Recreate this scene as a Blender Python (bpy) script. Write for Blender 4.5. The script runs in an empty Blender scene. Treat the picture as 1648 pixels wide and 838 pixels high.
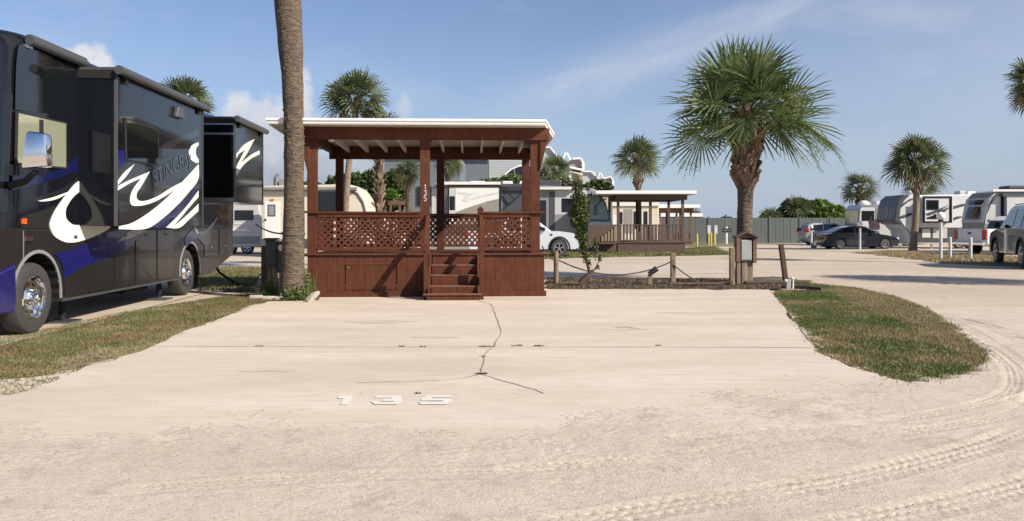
import bpy, math, random
import numpy as np
from math import radians as R, sin, cos, pi
random.seed(7)
rng = np.random.default_rng(7)
F = 1293.0; CH = 1.5; HY = 362.0
sc = bpy.context.scene
# ------------------------------------------------------------------ camera
cd = bpy.data.cameras.new('camera'); cam = bpy.data.objects.new('camera', cd)
sc.collection.objects.link(cam); sc.camera = cam
cd.sensor_width = 36; cd.lens = F / 1648 * 36; cd.shift_y = -57 / 1648; cd.clip_end = 3000; cd.clip_start = .05
cam.location = (0, 0, CH); cam.rotation_euler = (R(90), 0, 0)
sc.view_settings.view_transform = 'Standard'; sc.view_settings.look = 'None'
sc.view_settings.exposure = 0.44; sc.view_settings.gamma = 1; sc.view_settings.use_curve_mapping = False
# ------------------------------------------------------------------ sun and sky
SUNV = (1.25, -.8, 1.02)
_e = math.atan2(SUNV[2], math.hypot(SUNV[0], SUNV[1])); _a = math.atan2(SUNV[0], SUNV[1])
sd = bpy.data.lights.new('sun', 'SUN'); sd.energy = 5.0; sd.angle = R(.6); sd.color = (1, .91, .76)
so = bpy.data.objects.new('sun', sd); sc.collection.objects.link(so)
so.rotation_euler = (pi/2 - _e, 0, pi - _a)
w = bpy.data.worlds.new('World'); sc.world = w; w.use_nodes = True
nt = w.node_tree; N = nt.nodes; L = nt.links
for n in list(N): N.remove(n)
def nd(t, **k):
    n = N.new(t)
    for a, b in k.items(): setattr(n, a, b)
    return n
def mth(op, a, b=None, c=None, clamp=False):
    n = nd('ShaderNodeMath', operation=op); n.use_clamp = clamp
    for i, v in enumerate((a, b, c)):
        if v is None: continue
        if isinstance(v, (int, float)): n.inputs[i].default_value = v
        else: L.new(v, n.inputs[i])
    return n.outputs[0]
sky = nd('ShaderNodeTexSky', sky_type='NISHITA'); sky.sun_disc = False
sky.sun_elevation = _e; sky.sun_rotation = _a; sky.air_density = 1.0; sky.dust_density = .5; sky.ozone_density = 4
tc = nd('ShaderNodeTexCoord'); sx = nd('ShaderNodeSeparateXYZ'); L.new(tc.outputs['Generated'], sx.inputs[0])
ys = mth('MAXIMUM', sx.outputs[1], .08)
u = mth('DIVIDE', sx.outputs[0], ys); v = mth('DIVIDE', sx.outputs[2], ys)
front = mth('GREATER_THAN', sx.outputs[1], .1)
cv = nd('ShaderNodeCombineXYZ'); L.new(u, cv.inputs[0]); L.new(v, cv.inputs[1])
def noise(scale, detail=6, rough=.6, stretch=(1, 1, 1), off=(0, 0, 0), rot=0, vec=None):
    mp = nd('ShaderNodeMapping'); mp.inputs['Scale'].default_value = stretch; mp.inputs['Location'].default_value = off
    mp.inputs['Rotation'].default_value = (0, 0, rot)
    L.new(vec or cv.outputs[0], mp.inputs[0])
    n = nd('ShaderNodeTexNoise'); n.inputs['Scale'].default_value = scale; n.inputs['Detail'].default_value = detail
    n.inputs['Roughness'].default_value = rough; L.new(mp.outputs[0], n.inputs['Vector']); return n.outputs[0]
def blob(px, py, rx, ry):
    a = mth('DIVIDE', mth('SUBTRACT', u, (px - 824) / F), rx / F); b = mth('DIVIDE', mth('SUBTRACT', v, (HY - py) / F), ry / F)
    return mth('SUBTRACT', 1, mth('SQRT', mth('ADD', mth('MULTIPLY', a, a), mth('MULTIPLY', b, b))))
def mx(*l):
    o = l[0]
    for k in l[1:]: o = mth('MAXIMUM', o, k)
    return o
base = mx(blob(440, 265, 150, 100), blob(425, 195, 80, 62), blob(545, 275, 170, 75), blob(128, 88, 48, 32), blob(160, 105, 42, 24), blob(385, 175, 40, 40), blob(480,165,30,60))
n1 = noise(17, 8, .62)
cum = mth('ADD', base, mth('MULTIPLY', mth('SUBTRACT', n1, .5), 1.7))
cum = nd('ShaderNodeMapRange', interpolation_type='SMOOTHSTEP'); 
L.new(mth('ADD', base, mth('MULTIPLY', mth('SUBTRACT', n1, .5), 2.1)), cum.inputs[0])
cum.inputs[1].default_value = .12; cum.inputs[2].default_value = .62
wisp = nd('ShaderNodeMapRange', interpolation_type='SMOOTHSTEP')
L.new(mth('ADD', blob(650, 168, 22, 46), mth('MULTIPLY', mth('SUBTRACT', noise(26, 5, .6), .5), 1.5)), wisp.inputs[0])
wisp.inputs[1].default_value = .1; wisp.inputs[2].default_value = .8
# cirrus streak: a band from (760,205) to (1340,-10)
ang = math.atan2(215, 580); ca, sa = cos(ang), sin(ang)
du = mth('SUBTRACT', u, (1050 - 824) / F); dv = mth('SUBTRACT', v, (HY - 92) / F)
al = mth('ADD', mth('MULTIPLY', du, ca), mth('MULTIPLY', dv, sa)); ac = mth('SUBTRACT', mth('MULTIPLY', dv, ca), mth('MULTIPLY', du, sa))
cv2 = nd('ShaderNodeCombineXYZ'); L.new(al, cv2.inputs[0]); L.new(ac, cv2.inputs[1])
n2 = noise(9, 6, .6, (1, 5, 1), vec=cv2.outputs[0])
band = mth('POWER', 2.718, mth('MULTIPLY', mth('MULTIPLY', ac, ac), -1 / (2 * .021 ** 2)))
ends = nd('ShaderNodeMapRange', interpolation_type='SMOOTHSTEP'); L.new(mth('ABSOLUTE', mth('SUBTRACT', al, .05)), ends.inputs[0])
ends.inputs[1].default_value = .36; ends.inputs[2].default_value = .1
cir = mth('MULTIPLY', mth('MULTIPLY', band, ends.outputs[0]), mth('MULTIPLY', n2, .62))
veil = mth('ADD', mth('MULTIPLY', mth('MAXIMUM', mth('SUBTRACT', u, .12), 0), .45), mth('MAXIMUM', mth('SUBTRACT', noise(3.2, 6, .6, (1, 2.6, 1), rot=-.4), .5), 0))
cloud_a = mth('MULTIPLY', mth('MAXIMUM', mth('MAXIMUM', mth('MULTIPLY', cum.outputs[0], .93), mth('MULTIPLY', wisp.outputs[0], .5)), mth('MAXIMUM', cir, veil)), front, clamp=True)
# cumulus tone: white tops, grey-blue base
shade = nd('ShaderNodeMapRange'); L.new(mth('ADD', v, mth('MULTIPLY', mth('SUBTRACT', noise(24, 5, .6, off=(.01, -.03, 0)), .5), .14)), shade.inputs[0])
shade.inputs[1].default_value = .05; shade.inputs[2].default_value = .17
cr = nd('ShaderNodeMix', data_type='RGBA'); L.new(shade.outputs[0], cr.inputs[0])
cr.inputs[6].default_value = (3.1, 3.5, 4.2, 1); cr.inputs[7].default_value = (6.0, 6.1, 6.4, 1)
hs = nd('ShaderNodeMix', data_type='RGBA', blend_type='MULTIPLY'); hs.inputs[0].default_value = 1
L.new(sky.outputs[0], hs.inputs[6]); hs.inputs[7].default_value = (1.0, .92, .96, 1)
hz = nd('ShaderNodeMix', data_type='RGBA'); L.new(mth('MULTIPLY', mth('POWER', 2.718, mth('MULTIPLY', mth('MAXIMUM', sx.outputs[2], 0), -8.5)), .95), hz.inputs[0])
L.new(hs.outputs[2], hz.inputs[6]); hz.inputs[7].default_value = (3.2, 3.95, 5.2, 1)
SKYTINT = hs
mix = nd('ShaderNodeMix', data_type='RGBA'); L.new(cloud_a, mix.inputs[0]); L.new(hz.outputs[2], mix.inputs[6]); L.new(cr.outputs[2], mix.inputs[7])
bg = nd('ShaderNodeBackground'); bg.inputs[1].default_value = .096; L.new(mix.outputs[2], bg.inputs[0])
out = nd('ShaderNodeOutputWorld'); L.new(bg.outputs[0], out.inputs[0])
# ------------------------------------------------------------------ materials
def pbr(name, col, rough=.6, metal=0, coat=0, var=0, vs=3.0, bump=0, bs=40, stretch=(1, 1, 1), col2=None, trans=0, emit=None, detail=6, spec=.5):
    m = bpy.data.materials.new(name); m.use_nodes = True; t = m.node_tree; b = t.nodes['Principled BSDF']
    b.inputs['Base Color'].default_value = (*col, 1); b.inputs['Roughness'].default_value = rough
    b.inputs['Metallic'].default_value = metal; b.inputs['Coat Weight'].default_value = coat; b.inputs['Coat Roughness'].default_value = .04
    b.inputs['Specular IOR Level'].default_value = spec
    if trans: b.inputs['Transmission Weight'].default_value = trans
    if var or bump or col2:
        g = t.nodes.new('ShaderNodeTexCoord'); mp = t.nodes.new('ShaderNodeMapping'); mp.inputs['Scale'].default_value = stretch
        t.links.new(g.outputs['Object'], mp.inputs[0])
    if var or col2:
        n = t.nodes.new('ShaderNodeTexNoise'); n.inputs['Scale'].default_value = vs; n.inputs['Detail'].default_value = detail; n.inputs['Roughness'].default_value = .65
        t.links.new(mp.outputs[0], n.inputs['Vector'])
        r = t.nodes.new('ShaderNodeMapRange'); r.inputs[1].default_value = .3; r.inputs[2].default_value = .7; t.links.new(n.outputs[0], r.inputs[0])
        x = t.nodes.new('ShaderNodeMix'); x.data_type = 'RGBA'; t.links.new(r.outputs[0], x.inputs[0])
        lo = tuple(c * (1 - var) for c in col); hi = col2 or tuple(min(1, c * (1 + var)) for c in col)
        x.inputs[6].default_value = (*lo, 1); x.inputs[7].default_value = (*hi, 1); t.links.new(x.outputs[2], b.inputs['Base Color'])
    if bump:
        n = t.nodes.new('ShaderNodeTexNoise'); n.inputs['Scale'].default_value = bs; n.inputs['Detail'].default_value = 5
        t.links.new(mp.outputs[0], n.inputs['Vector'])
        bp = t.nodes.new('ShaderNodeBump'); bp.inputs['Strength'].default_value = bump; bp.inputs['Distance'].default_value = .02
        t.links.new(n.outputs[0], bp.inputs['Height']); t.links.new(bp.outputs[0], b.inputs['Normal'])
    return m
def leafmat(name, c1, c2, vs=2.0, trans=.25, c3=None, pos=(.42, .68, .93), con=0):
    m = bpy.data.materials.new(name); m.use_nodes = True; t = m.node_tree; b = t.nodes['Principled BSDF']
    g = t.nodes.new('ShaderNodeNewGeometry'); n = t.nodes.new('ShaderNodeTexNoise'); n.inputs['Scale'].default_value = vs; n.inputs['Detail'].default_value = 5
    n.inputs['Roughness'].default_value = .7
    t.links.new(g.outputs['Position'], n.inputs['Vector'])
    src = n.outputs[0]
    if con:
        n.inputs['Detail'].default_value = 3; n.inputs['Roughness'].default_value = .55; mr = t.nodes.new('ShaderNodeMapRange'); mr.inputs[1].default_value = .5-con; mr.inputs[2].default_value = .5+con; t.links.new(src, mr.inputs[0]); src = mr.outputs[0]
    add = t.nodes.new('ShaderNodeMath'); add.operation = 'MULTIPLY_ADD'; t.links.new(g.outputs['Random Per Island'], add.inputs[0]); add.inputs[1].default_value = .3
    t.links.new(src, add.inputs[2])
    cr = t.nodes.new('ShaderNodeValToRGB'); cr.color_ramp.elements[0].position = pos[0]; cr.color_ramp.elements[0].color = (*c1, 1)
    cr.color_ramp.elements[1].position = .85; cr.color_ramp.elements[1].color = (*c2, 1)
    if c3:
        e = cr.color_ramp.elements.new(pos[2]); e.color = (*c3, 1); cr.color_ramp.elements[1].position = pos[1]
    t.links.new(add.outputs[0], cr.inputs[0]); t.links.new(cr.outputs[0], b.inputs['Base Color']); b.inputs['Roughness'].default_value = .5
    b.inputs['Specular IOR Level'].default_value = .35
    tr = t.nodes.new('ShaderNodeBsdfTranslucent'); t.links.new(cr.outputs[0], tr.inputs[0])
    mxs = t.nodes.new('ShaderNodeMixShader'); mxs.inputs[0].default_value = trans
    t.links.new(b.outputs[0], mxs.inputs[1]); t.links.new(tr.outputs[0], mxs.inputs[2]); t.links.new(mxs.outputs[0], t.nodes['Material Output'].inputs[0])
    return m
def groundmat(name, c1, c2, c3, s1=.35, s2=9, bump=.35, bs=55, stretch=(1, 1, 1), spk=.0, bd=.02):
    """world-position ground: broad patches, fine grit, dark specks"""
    m = bpy.data.materials.new(name); m.use_nodes = True; t = m.node_tree; b = t.nodes['Principled BSDF']; b.inputs['Roughness'].default_value = .92
    b.inputs['Specular IOR Level'].default_value = .2
    g = t.nodes.new('ShaderNodeNewGeometry'); mp = t.nodes.new('ShaderNodeMapping'); mp.inputs['Scale'].default_value = stretch
    t.links.new(g.outputs['Position'], mp.inputs[0])
    def nz(s, d=6, r=.6, src=mp):
        n = t.nodes.new('ShaderNodeTexNoise'); n.inputs['Scale'].default_value = s; n.inputs['Detail'].default_value = d; n.inputs['Roughness'].default_value = r
        t.links.new(src.outputs[0 if src is mp else 'Position'], n.inputs['Vector']); return n.outputs[0]
    def rng_(o, a, b_):
        r = t.nodes.new('ShaderNodeMapRange'); r.inputs[1].default_value = a; r.inputs[2].default_value = b_; t.links.new(o, r.inputs[0]); return r.outputs[0]
    def mixc(f, a, b_):
        x = t.nodes.new('ShaderNodeMix'); x.data_type = 'RGBA'; t.links.new(f, x.inputs[0])
        for i, c in ((6, a), (7, b_)):
            if isinstance(c, tuple): x.inputs[i].default_value = (*c, 1)
            else: t.links.new(c, x.inputs[i])
        return x.outputs[2]
    a = mixc(rng_(nz(s1, 8, .62), .36, .64), c1, c2)
    a = mixc(rng_(nz(s2, 8, .75), .48, .75), a, c3)
    if spk:
        a = mixc(rng_(nz(62, 3, .65, g), .60, .68), a, tuple(c * spk for c in c3)); a = mixc(rng_(nz(2.3, 5, .7, g), .55, .8), a, tuple(c * .8 for c in c3))
    t.links.new(a, b.inputs['Base Color'])
    bp = t.nodes.new('ShaderNodeBump'); bp.inputs['Strength'].default_value = bump; bp.inputs['Distance'].default_value = bd
    t.links.new(nz(bs, 6, .7, g), bp.inputs['Height']); t.links.new(bp.outputs[0], b.inputs['Normal'])
    return m
def barkmat(name, c1, c2, ring=14):
    m = pbr(name, c1, .9, var=.0, col2=c2, vs=7, bump=1.0, bs=14, stretch=(1, 1, 2.6))
    [setattr(q.inputs['Distance'], 'default_value', .06) for q in m.node_tree.nodes if q.type == 'BUMP']; return m
M = {}
M['sand'] = groundmat('sandy_ground', (.47, .385, .305), (.56, .475, .385), (.38, .31, .24), .22, 7, .6, 26, (.6, 1.6, 1), .55)
M['gravel'] = groundmat('shell_gravel', (.55, .465, .385), (.62, .535, .45), (.43, .355, .285), .7, 16, .95, 60, (1, 1.3, 1), .62, .010)
M['concrete'] = groundmat('worn_concrete', (.525, .445, .37), (.63, .55, .465), (.49, .41, .335), .6, 5, .25, 90, (.5, 1.7, 1), 0, .006)
M['concrete2'] = groundmat('pale_concrete', (.47, .405, .335), (.54, .47, .395), (.42, .355, .29), .5, 5, .2, 60)
M['mulch'] = groundmat('mulch', (.10, .082, .058), (.20, .165, .12), (.05, .04, .03), 1.2, 6, 1, 18, spk=.4)
M['soil'] = groundmat('grass_soil', (.24, .20, .11), (.34, .27, .17), (.17, .16, .07), .8, 7, 1, 30)
M['verge'] = groundmat('dry_verge', (.15, .15, .07), (.27, .24, .14), (.09, .10, .04), .6, 3, 1, 14)
M['stain'] = groundmat('concrete_stain', (.50, .425, .352), (.59, .51, .43), (.43, .36, .29), 1.5, 9, .25, 90)
M['crack'] = pbr('crack_dirt', (.16, .12, .085), .95, var=.3, vs=20)
M['crack_soft'] = pbr('joint_dirt', (.27, .215, .165), .95, var=.3, vs=20)
M['roadpaint'] = pbr('worn_white_paint', (.72, .70, .66), .8, var=.0, col2=(.62, .57, .50), vs=28)
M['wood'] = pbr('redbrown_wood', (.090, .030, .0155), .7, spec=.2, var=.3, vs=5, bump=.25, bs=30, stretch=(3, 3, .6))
M['wood_edge'] = pbr('redbrown_worn_lit_edge', (.15, .065, .042), .7, var=.25, vs=8)
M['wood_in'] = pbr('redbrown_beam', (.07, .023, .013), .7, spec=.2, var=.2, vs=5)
M['raft'] = pbr('pale_rafter', (.62, .58, .53), .7, var=.1, vs=6)
M['soff'] = pbr('soffit', (.55, .50, .44), .75, var=.12, vs=4)
M['white'] = pbr('white_paint', (.80, .80, .79), .45, var=.04, vs=5)
M['dwood'] = pbr('darkbrown_wood', (.098, .062, .048), .65, var=.2, vs=5)
M['dwood2'] = pbr('dullbrown_wood', (.15, .075, .055), .65, var=.2, vs=5)
M['post'] = pbr('weathered_post', (.22, .165, .115), .85, var=.35, vs=9, bump=.5, bs=30, stretch=(1, 1, .3))
M['rope'] = pbr('rope', (.10, .085, .07), .9)
M['cabinet_wood'] = pbr('cabinet_wood', (.17, .09, .065), .8, var=.3, vs=8, bump=.3)
M['shingle'] = pbr('roof_shingle', (.10, .065, .05), .8, var=.3, vs=20)
M['mgrey'] = pbr('grey_metal_box', (.36, .38, .38), .45, .2, var=.1, vs=4)
M['dgrey'] = pbr('dark_green_box', (.055, .07, .072), .6, var=.2, vs=5)
M['black'] = pbr('black_paint', (.008, .009, .011), .16, 0, .9)
M['hull'] = pbr('gloss_black', (.006, .007, .010), .09, 0, .3, spec=.35)
M['hullgrey'] = pbr('dark_metallic_grey', (.016, .0155, .015), .3, .1, .25)
M['hullgrey2'] = pbr('mid_metallic_grey', (.017, .017, .0165), .26, .1, .3)
M['blue'] = pbr('deep_blue', (.008, .009, .10), .25, 0, .3)
M['bluedark'] = pbr('blue_dark', (.006, .008, .055), .18, 0, .4)
M['dwhite'] = pbr('decal_white', (.80, .79, .74), .3, 0, .3)
M['dgr'] = pbr('decal_grey', (.019, .0185, .018), .28, .1, .25)
M['dgr2'] = pbr('decal_smoke', (.018, .019, .022), .12, .0, .4)
M['silv'] = pbr('decal_silver_shaded_white', (.30, .31, .33), .3, .2, .5)
M['glass'] = pbr('dark_glass', (.006, .008, .009), .04, 0, .4)
M['glassw'] = pbr('cab_glass', (.25, .27, .19), .08, 0, 1, var=0)
M['glassg'] = pbr('green_windshield', (.10, .17, .15), .06, 0, 1, col2=(.25, .34, .30), vs=1.5)
M['chrome'] = pbr('chrome', (.85, .86, .88), .07, 1)
M['alum'] = pbr('aluminium', (.55, .56, .57), .3, .9)
M['trim'] = pbr('grey_trim', (.10, .105, .11), .35, .4)
M['rubber'] = pbr('tyre_rubber', (.045, .042, .040), .75, var=.15, vs=10)
M['under'] = pbr('underbody', (.012, .012, .012), .9)
M['amber'] = pbr('amber_lens', (.7, .10, .02), .3)
M['redl'] = pbr('red_lens', (.33, .012, .015), .2, 0, .5)
M['lens'] = pbr('headlight_lens', (.72, .75, .78), .12, .3, .8)
M['awn'] = pbr('awning_fabric', (.05, .055, .06), .7)
M['cream'] = pbr('cream_panel', (.60, .55, .45), .4, var=.05, vs=2)
M['greyp'] = pbr('grey_panel', (.50, .50, .49), .4, var=.06, vs=2)
M['lgrey'] = pbr('light_grey_panel', (.58, .59, .60), .4, var=.05, vs=2)
M['mg'] = pbr('mid_grey_panel', (.24, .245, .25), .4, var=.05, vs=2)
M['dg'] = pbr('dark_grey_panel', (.07, .072, .08), .35)
M['taupe'] = pbr('taupe_panel', (.27, .25, .22), .45, var=.05, vs=2)
M['rvwhite'] = pbr('rv_white', (.72, .71, .68), .35, var=.03, vs=2)
M['yellow'] = pbr('yellow_post', (.62, .46, .06), .6, var=.15, vs=6)
M['globe'] = pbr('globe_glass', (.82, .82, .80), .2, 0, .3)
M['fence'] = pbr('grey_fence', (.105, .125, .12), .8, var=.10, vs=.9)
M['carwhite'] = pbr('car_silver_white', (.62, .66, .72), .3, .1, .8)
M['cardark'] = pbr('car_dark_blue_grey', (.028, .032, .045), .22, .4, .9)
M['carsilver'] = pbr('car_silver', (.40, .41, .43), .3, .4, .8)
M['carblack'] = pbr('car_charcoal', (.022, .028, .036), .2, .4, .9)
M['shingw'] = pbr('grey_shingles', (.42, .46, .47), .8, var=.12, vs=3, stretch=(1, 1, 3))
M['slate'] = pbr('slate_siding', (.13, .155, .18), .8, var=.12, vs=2)
M['proof'] = pbr('mauve_roof', (.27, .23, .245), .8, var=.15, vs=2)
M['tan'] = pbr('tan_wall', (.42, .36, .27), .8, var=.08, vs=1)
M['tanw'] = pbr('tan_dark_wall', (.24, .19, .12), .8)
M['flagred'] = pbr('flag_red', (.45, .05, .07), .8); M['flagblue'] = pbr('flag_blue', (.03, .05, .18), .8)
M['palm'] = leafmat('palm_leaf', (.045, .08, .026), (.13, .18, .065), 2.4, .35, (.28, .30, .15))
M['palmfar'] = leafmat('palm_leaf_far', (.05, .075, .033), (.115, .145, .06), 1.4, .3, (.24, .24, .12))
M['strand'] = leafmat('palm_strand', (.10, .16, .035), (.20, .26, .08), 2, .3)
M['deadleaf'] = leafmat('dry_leaf', (.16, .12, .07), (.30, .23, .13), 2, .2)
M['darkleaf'] = leafmat('leaf_litter', (.05, .04, .026), (.13, .10, .068), 2, .1, (.22, .17, .11))
M['bushd'] = leafmat('bush_dark', (.018, .035, .012), (.05, .08, .022), 1.1, .2, (.09, .12, .03))
M['bushl'] = leafmat('bush_light', (.045, .085, .015), (.12, .19, .035), .9, .25, (.18, .25, .05))
M['cyp'] = leafmat('shrub_leaf', (.035, .055, .018), (.09, .12, .04), 3.5, .2, (.13, .15, .06))
M['weed'] = leafmat('weed_leaf', (.05, .09, .02), (.12, .17, .045), 6, .25, (.19, .20, .08))
M['grassL'] = leafmat('grass_blades', (.25, .18, .10), (.13, .155, .052), .9, .3, (.30, .25, .15), (.35, .70, 1.15), .2)
M['grassR'] = leafmat('grass_blades_island', (.095, .145, .036), (.16, .17, .065), .7, .3, (.34, .26, .14), (.30, .70, 1.15), .2)
M['grassdry'] = leafmat('grass_dry', (.26, .20, .10), (.36, .28, .16), 1, .3, (.42, .34, .20))
M['bark'] = barkmat('palm_bark', (.045, .032, .023), (.20, .15, .108))
M['barkp'] = barkmat('palm_bark_pale', (.17, .125, .09), (.33, .26, .19))
M['bootm'] = pbr('palm_boots', (.13, .075, .05), .85, var=.0, col2=(.34, .23, .16), vs=7)
M['stem'] = pbr('woody_stem', (.09, .06, .045), .9, var=.3, vs=15, bump=.6)
M['stone'] = pbr('pebbles', (.33, .285, .24), .9, var=.45, vs=40)
M['stonew'] = pbr('border_stones', (.46, .42, .36), .9, var=.3, vs=9, bump=.4)
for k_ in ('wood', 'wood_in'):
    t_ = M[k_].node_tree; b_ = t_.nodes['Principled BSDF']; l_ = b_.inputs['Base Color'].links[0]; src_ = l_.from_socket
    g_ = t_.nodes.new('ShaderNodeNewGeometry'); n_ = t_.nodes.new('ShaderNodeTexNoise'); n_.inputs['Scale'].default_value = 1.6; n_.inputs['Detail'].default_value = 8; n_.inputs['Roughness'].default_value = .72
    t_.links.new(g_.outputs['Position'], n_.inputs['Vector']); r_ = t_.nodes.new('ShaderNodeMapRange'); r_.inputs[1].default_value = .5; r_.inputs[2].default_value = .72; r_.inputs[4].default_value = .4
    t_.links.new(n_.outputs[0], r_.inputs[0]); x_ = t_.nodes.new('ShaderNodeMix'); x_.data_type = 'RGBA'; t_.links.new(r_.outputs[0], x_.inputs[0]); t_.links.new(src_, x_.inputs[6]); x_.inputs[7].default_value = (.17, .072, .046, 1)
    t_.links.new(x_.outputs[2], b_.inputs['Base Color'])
# ------------------------------------------------------------------ helpers
C = sc.collection
def rotm(rx, ry, rz):
    from mathutils import Euler
    return Euler((rx, ry, rz)).to_matrix()
class MB:
    def __init__(s): s.v = []; s.f = []
    def add(s, vs, fs):
        o = len(s.v); s.v += [tuple(p) for p in vs]; s.f += [tuple(i + o for i in f) for f in fs]; return s
    def box(s, x0, x1, y0, y1, z0, z1):
        return s.add([(x0,y0,z0),(x1,y0,z0),(x1,y1,z0),(x0,y1,z0),(x0,y0,z1),(x1,y0,z1),(x1,y1,z1),(x0,y1,z1)],
                     [(0,3,2,1),(4,5,6,7),(0,1,5,4),(1,2,6,5),(2,3,7,6),(3,0,4,7)])
    def bar(s, p0, p1, w, h, up=(0, 0, 1)):
        p0 = np.array(p0, float); p1 = np.array(p1, float); d = p1 - p0; d /= np.linalg.norm(d)
        a = np.cross(d, up)
        if np.linalg.norm(a) < 1e-4: a = np.cross(d, (0, 1, 0))
        a /= np.linalg.norm(a); b = np.cross(a, d)
        q = [(-.5,-.5),(.5,-.5),(.5,.5),(-.5,.5)]
        return s.add([p0 + a*w*i + b*h*j for i, j in q] + [p1 + a*w*i + b*h*j for i, j in q],
                     [(3,2,1,0),(4,5,6,7),(0,1,5,4),(1,2,6,5),(2,3,7,6),(3,0,4,7)])
    def cyl(s, p0, p1, r0, r1=None, n=12, cap=True):
        return s.tube([p0, p1], [r0, r0 if r1 is None else r1], n, cap)
    def tube(s, pts, rs, n=10, cap=True, jit=0):
        pts = [np.array(p, float) for p in pts]
        if isinstance(rs, (int, float)): rs = [rs] * len(pts)
        o = len(s.v)
        for k, p in enumerate(pts):
            d = pts[min(k+1, len(pts)-1)] - pts[max(k-1, 0)]; d /= (np.linalg.norm(d) + 1e-9)
            ref = np.array((0, 1, 0.)) if abs(d[1]) < .9 else np.array((1., 0, 0))
            a = np.cross(ref, d); a /= np.linalg.norm(a); b = np.cross(d, a)
            for i in range(n):
                t = 2*pi*i/n; r = rs[k] * (1 + (random.uniform(-jit, jit) if jit else 0))
                s.v.append(tuple(p + a*r*cos(t) + b*r*sin(t)))
        for k in range(len(pts)-1):
            for i in range(n):
                j = (i+1) % n; s.f.append((o+k*n+i, o+k*n+j, o+(k+1)*n+j, o+(k+1)*n+i))
        if cap:
            s.f.append(tuple(o+i for i in reversed(range(n)))); s.f.append(tuple(o+(len(pts)-1)*n+i for i in range(n)))
        return s
    def prism(s, poly, y0, y1, ax='xz'):
        """polygon (a,b) extruded along the third axis"""
        n = len(poly)
        area = sum(poly[i][0]*poly[(i+1)%n][1]-poly[(i+1)%n][0]*poly[i][1] for i in range(n))
        if area < 0: poly = poly[::-1]
        if ax == 'xz': P = [(a, y0, b) for a, b in poly] + [(a, y1, b) for a, b in poly]
        elif ax == 'yz': P = [(y1, a, b) for a, b in poly] + [(y0, a, b) for a, b in poly]
        else: P = [(a, b, y1) for a, b in poly] + [(a, b, y0) for a, b in poly]
        fs = [tuple(range(n)), tuple(range(2*n-1, n-1, -1))] + [((i+1)%n, i, n+i, n+(i+1)%n) for i in range(n)]
        return s.add(P, fs)
    def lathe(s, prof, c=(0,0,0), axis='y', n=24):
        """prof: (radius, along)"""
        o = len(s.v)
        for r, h in prof:
            for i in range(n):
                t = 2*pi*i/n; a, b = r*cos(t), r*sin(t)
                s.v.append({'y': (c[0]+a, c[1]+h, c[2]+b), 'x': (c[0]+h, c[1]+a, c[2]+b), 'z': (c[0]+a, c[1]+b, c[2]+h)}[axis])
        for k in range(len(prof)-1):
            for i in range(n):
                j = (i+1) % n; s.f.append((o+k*n+i, o+(k+1)*n+i, o+(k+1)*n+j, o+k*n+j))
        return s
    def ball(s, c, r, sz=1, n=14):
        return s.lathe([(max(.001, r*sin(pi*k/8)), -r*sz*cos(pi*k/8)) for k in range(9)], c, 'z', n)
    def build(s, name, mat, parent=None, smooth=False, bevel=0):
        me = bpy.data.meshes.new(name); me.from_pydata(s.v, [], s.f); me.update()
        import bmesh
        bm = bmesh.new(); bm.from_mesh(me); bmesh.ops.recalc_face_normals(bm, faces=bm.faces); bm.to_mesh(me); bm.free()
        me.materials.append(mat)
        o = bpy.data.objects.new(name, me); C.objects.link(o)
        if parent: o.parent = parent
        if bevel:
            b = o.modifiers.new('bevel', 'BEVEL'); b.width = bevel; b.segments = 2; b.limit_method = 'ANGLE'; b.angle_limit = R(40)
        if smooth:
            for p in me.polygons: p.use_smooth = True
            e = o.modifiers.new('split', 'EDGE_SPLIT'); e.split_angle = R(38)
        return o
def tris(name, V, mat, parent=None, k=3):
    """V: (n,k,3) array of separate triangles or quads"""
    V = np.asarray(V, dtype=np.float32); n = V.shape[0]
    me = bpy.data.meshes.new(name); me.vertices.add(n*k); me.vertices.foreach_set('co', V.reshape(-1))
    me.loops.add(n*k); me.loops.foreach_set('vertex_index', np.arange(n*k, dtype=np.int32))
    me.polygons.add(n); me.polygons.foreach_set('loop_start', np.arange(0, n*k, k, dtype=np.int32)); me.polygons.foreach_set('loop_total', np.full(n, k, dtype=np.int32))
    me.update(calc_edges=True); me.materials.append(mat)
    o = bpy.data.objects.new(name, me); C.objects.link(o)
    if parent: o.parent = parent
    return o
def tag(o, label=None, cat=None, group=None, kind=None):
    if label: o['label'] = label
    if cat: o['category'] = cat
    if group: o['group'] = group
    if kind: o['kind'] = kind
    return o
def empty(name, loc=(0,0,0), rz=0, label=None, cat=None, group=None):
    o = bpy.data.objects.new(name, None); C.objects.link(o); o.location = loc; o.rotation_euler = (0, 0, rz); o.empty_display_size = .2
    return tag(o, label, cat, group)
def copy_tree(o, parent=None):
    c = o.copy(); C.objects.link(c)
    if parent: c.parent = parent
    for ch in list(o.children): copy_tree(ch, c)
    return c
def G(px, py): D = CH*F/(py-HY); return ((px-824)/F*D, D)
def W(px, py, D): return ((px-824)/F*D, D, CH-(py-HY)/F*D)
def inpoly(P, poly):
    x, y = P[:,0], P[:,1]; c = np.zeros(len(P), bool); n = len(poly)
    for i in range(n):
        x0, y0 = poly[i]; x1, y1 = poly[(i+1)%n]
        m = ((y0 > y) != (y1 > y)) & (x < (x1-x0)*(y-y0)/((y1-y0) or 1e-9)+x0); c ^= m
    return c
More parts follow.
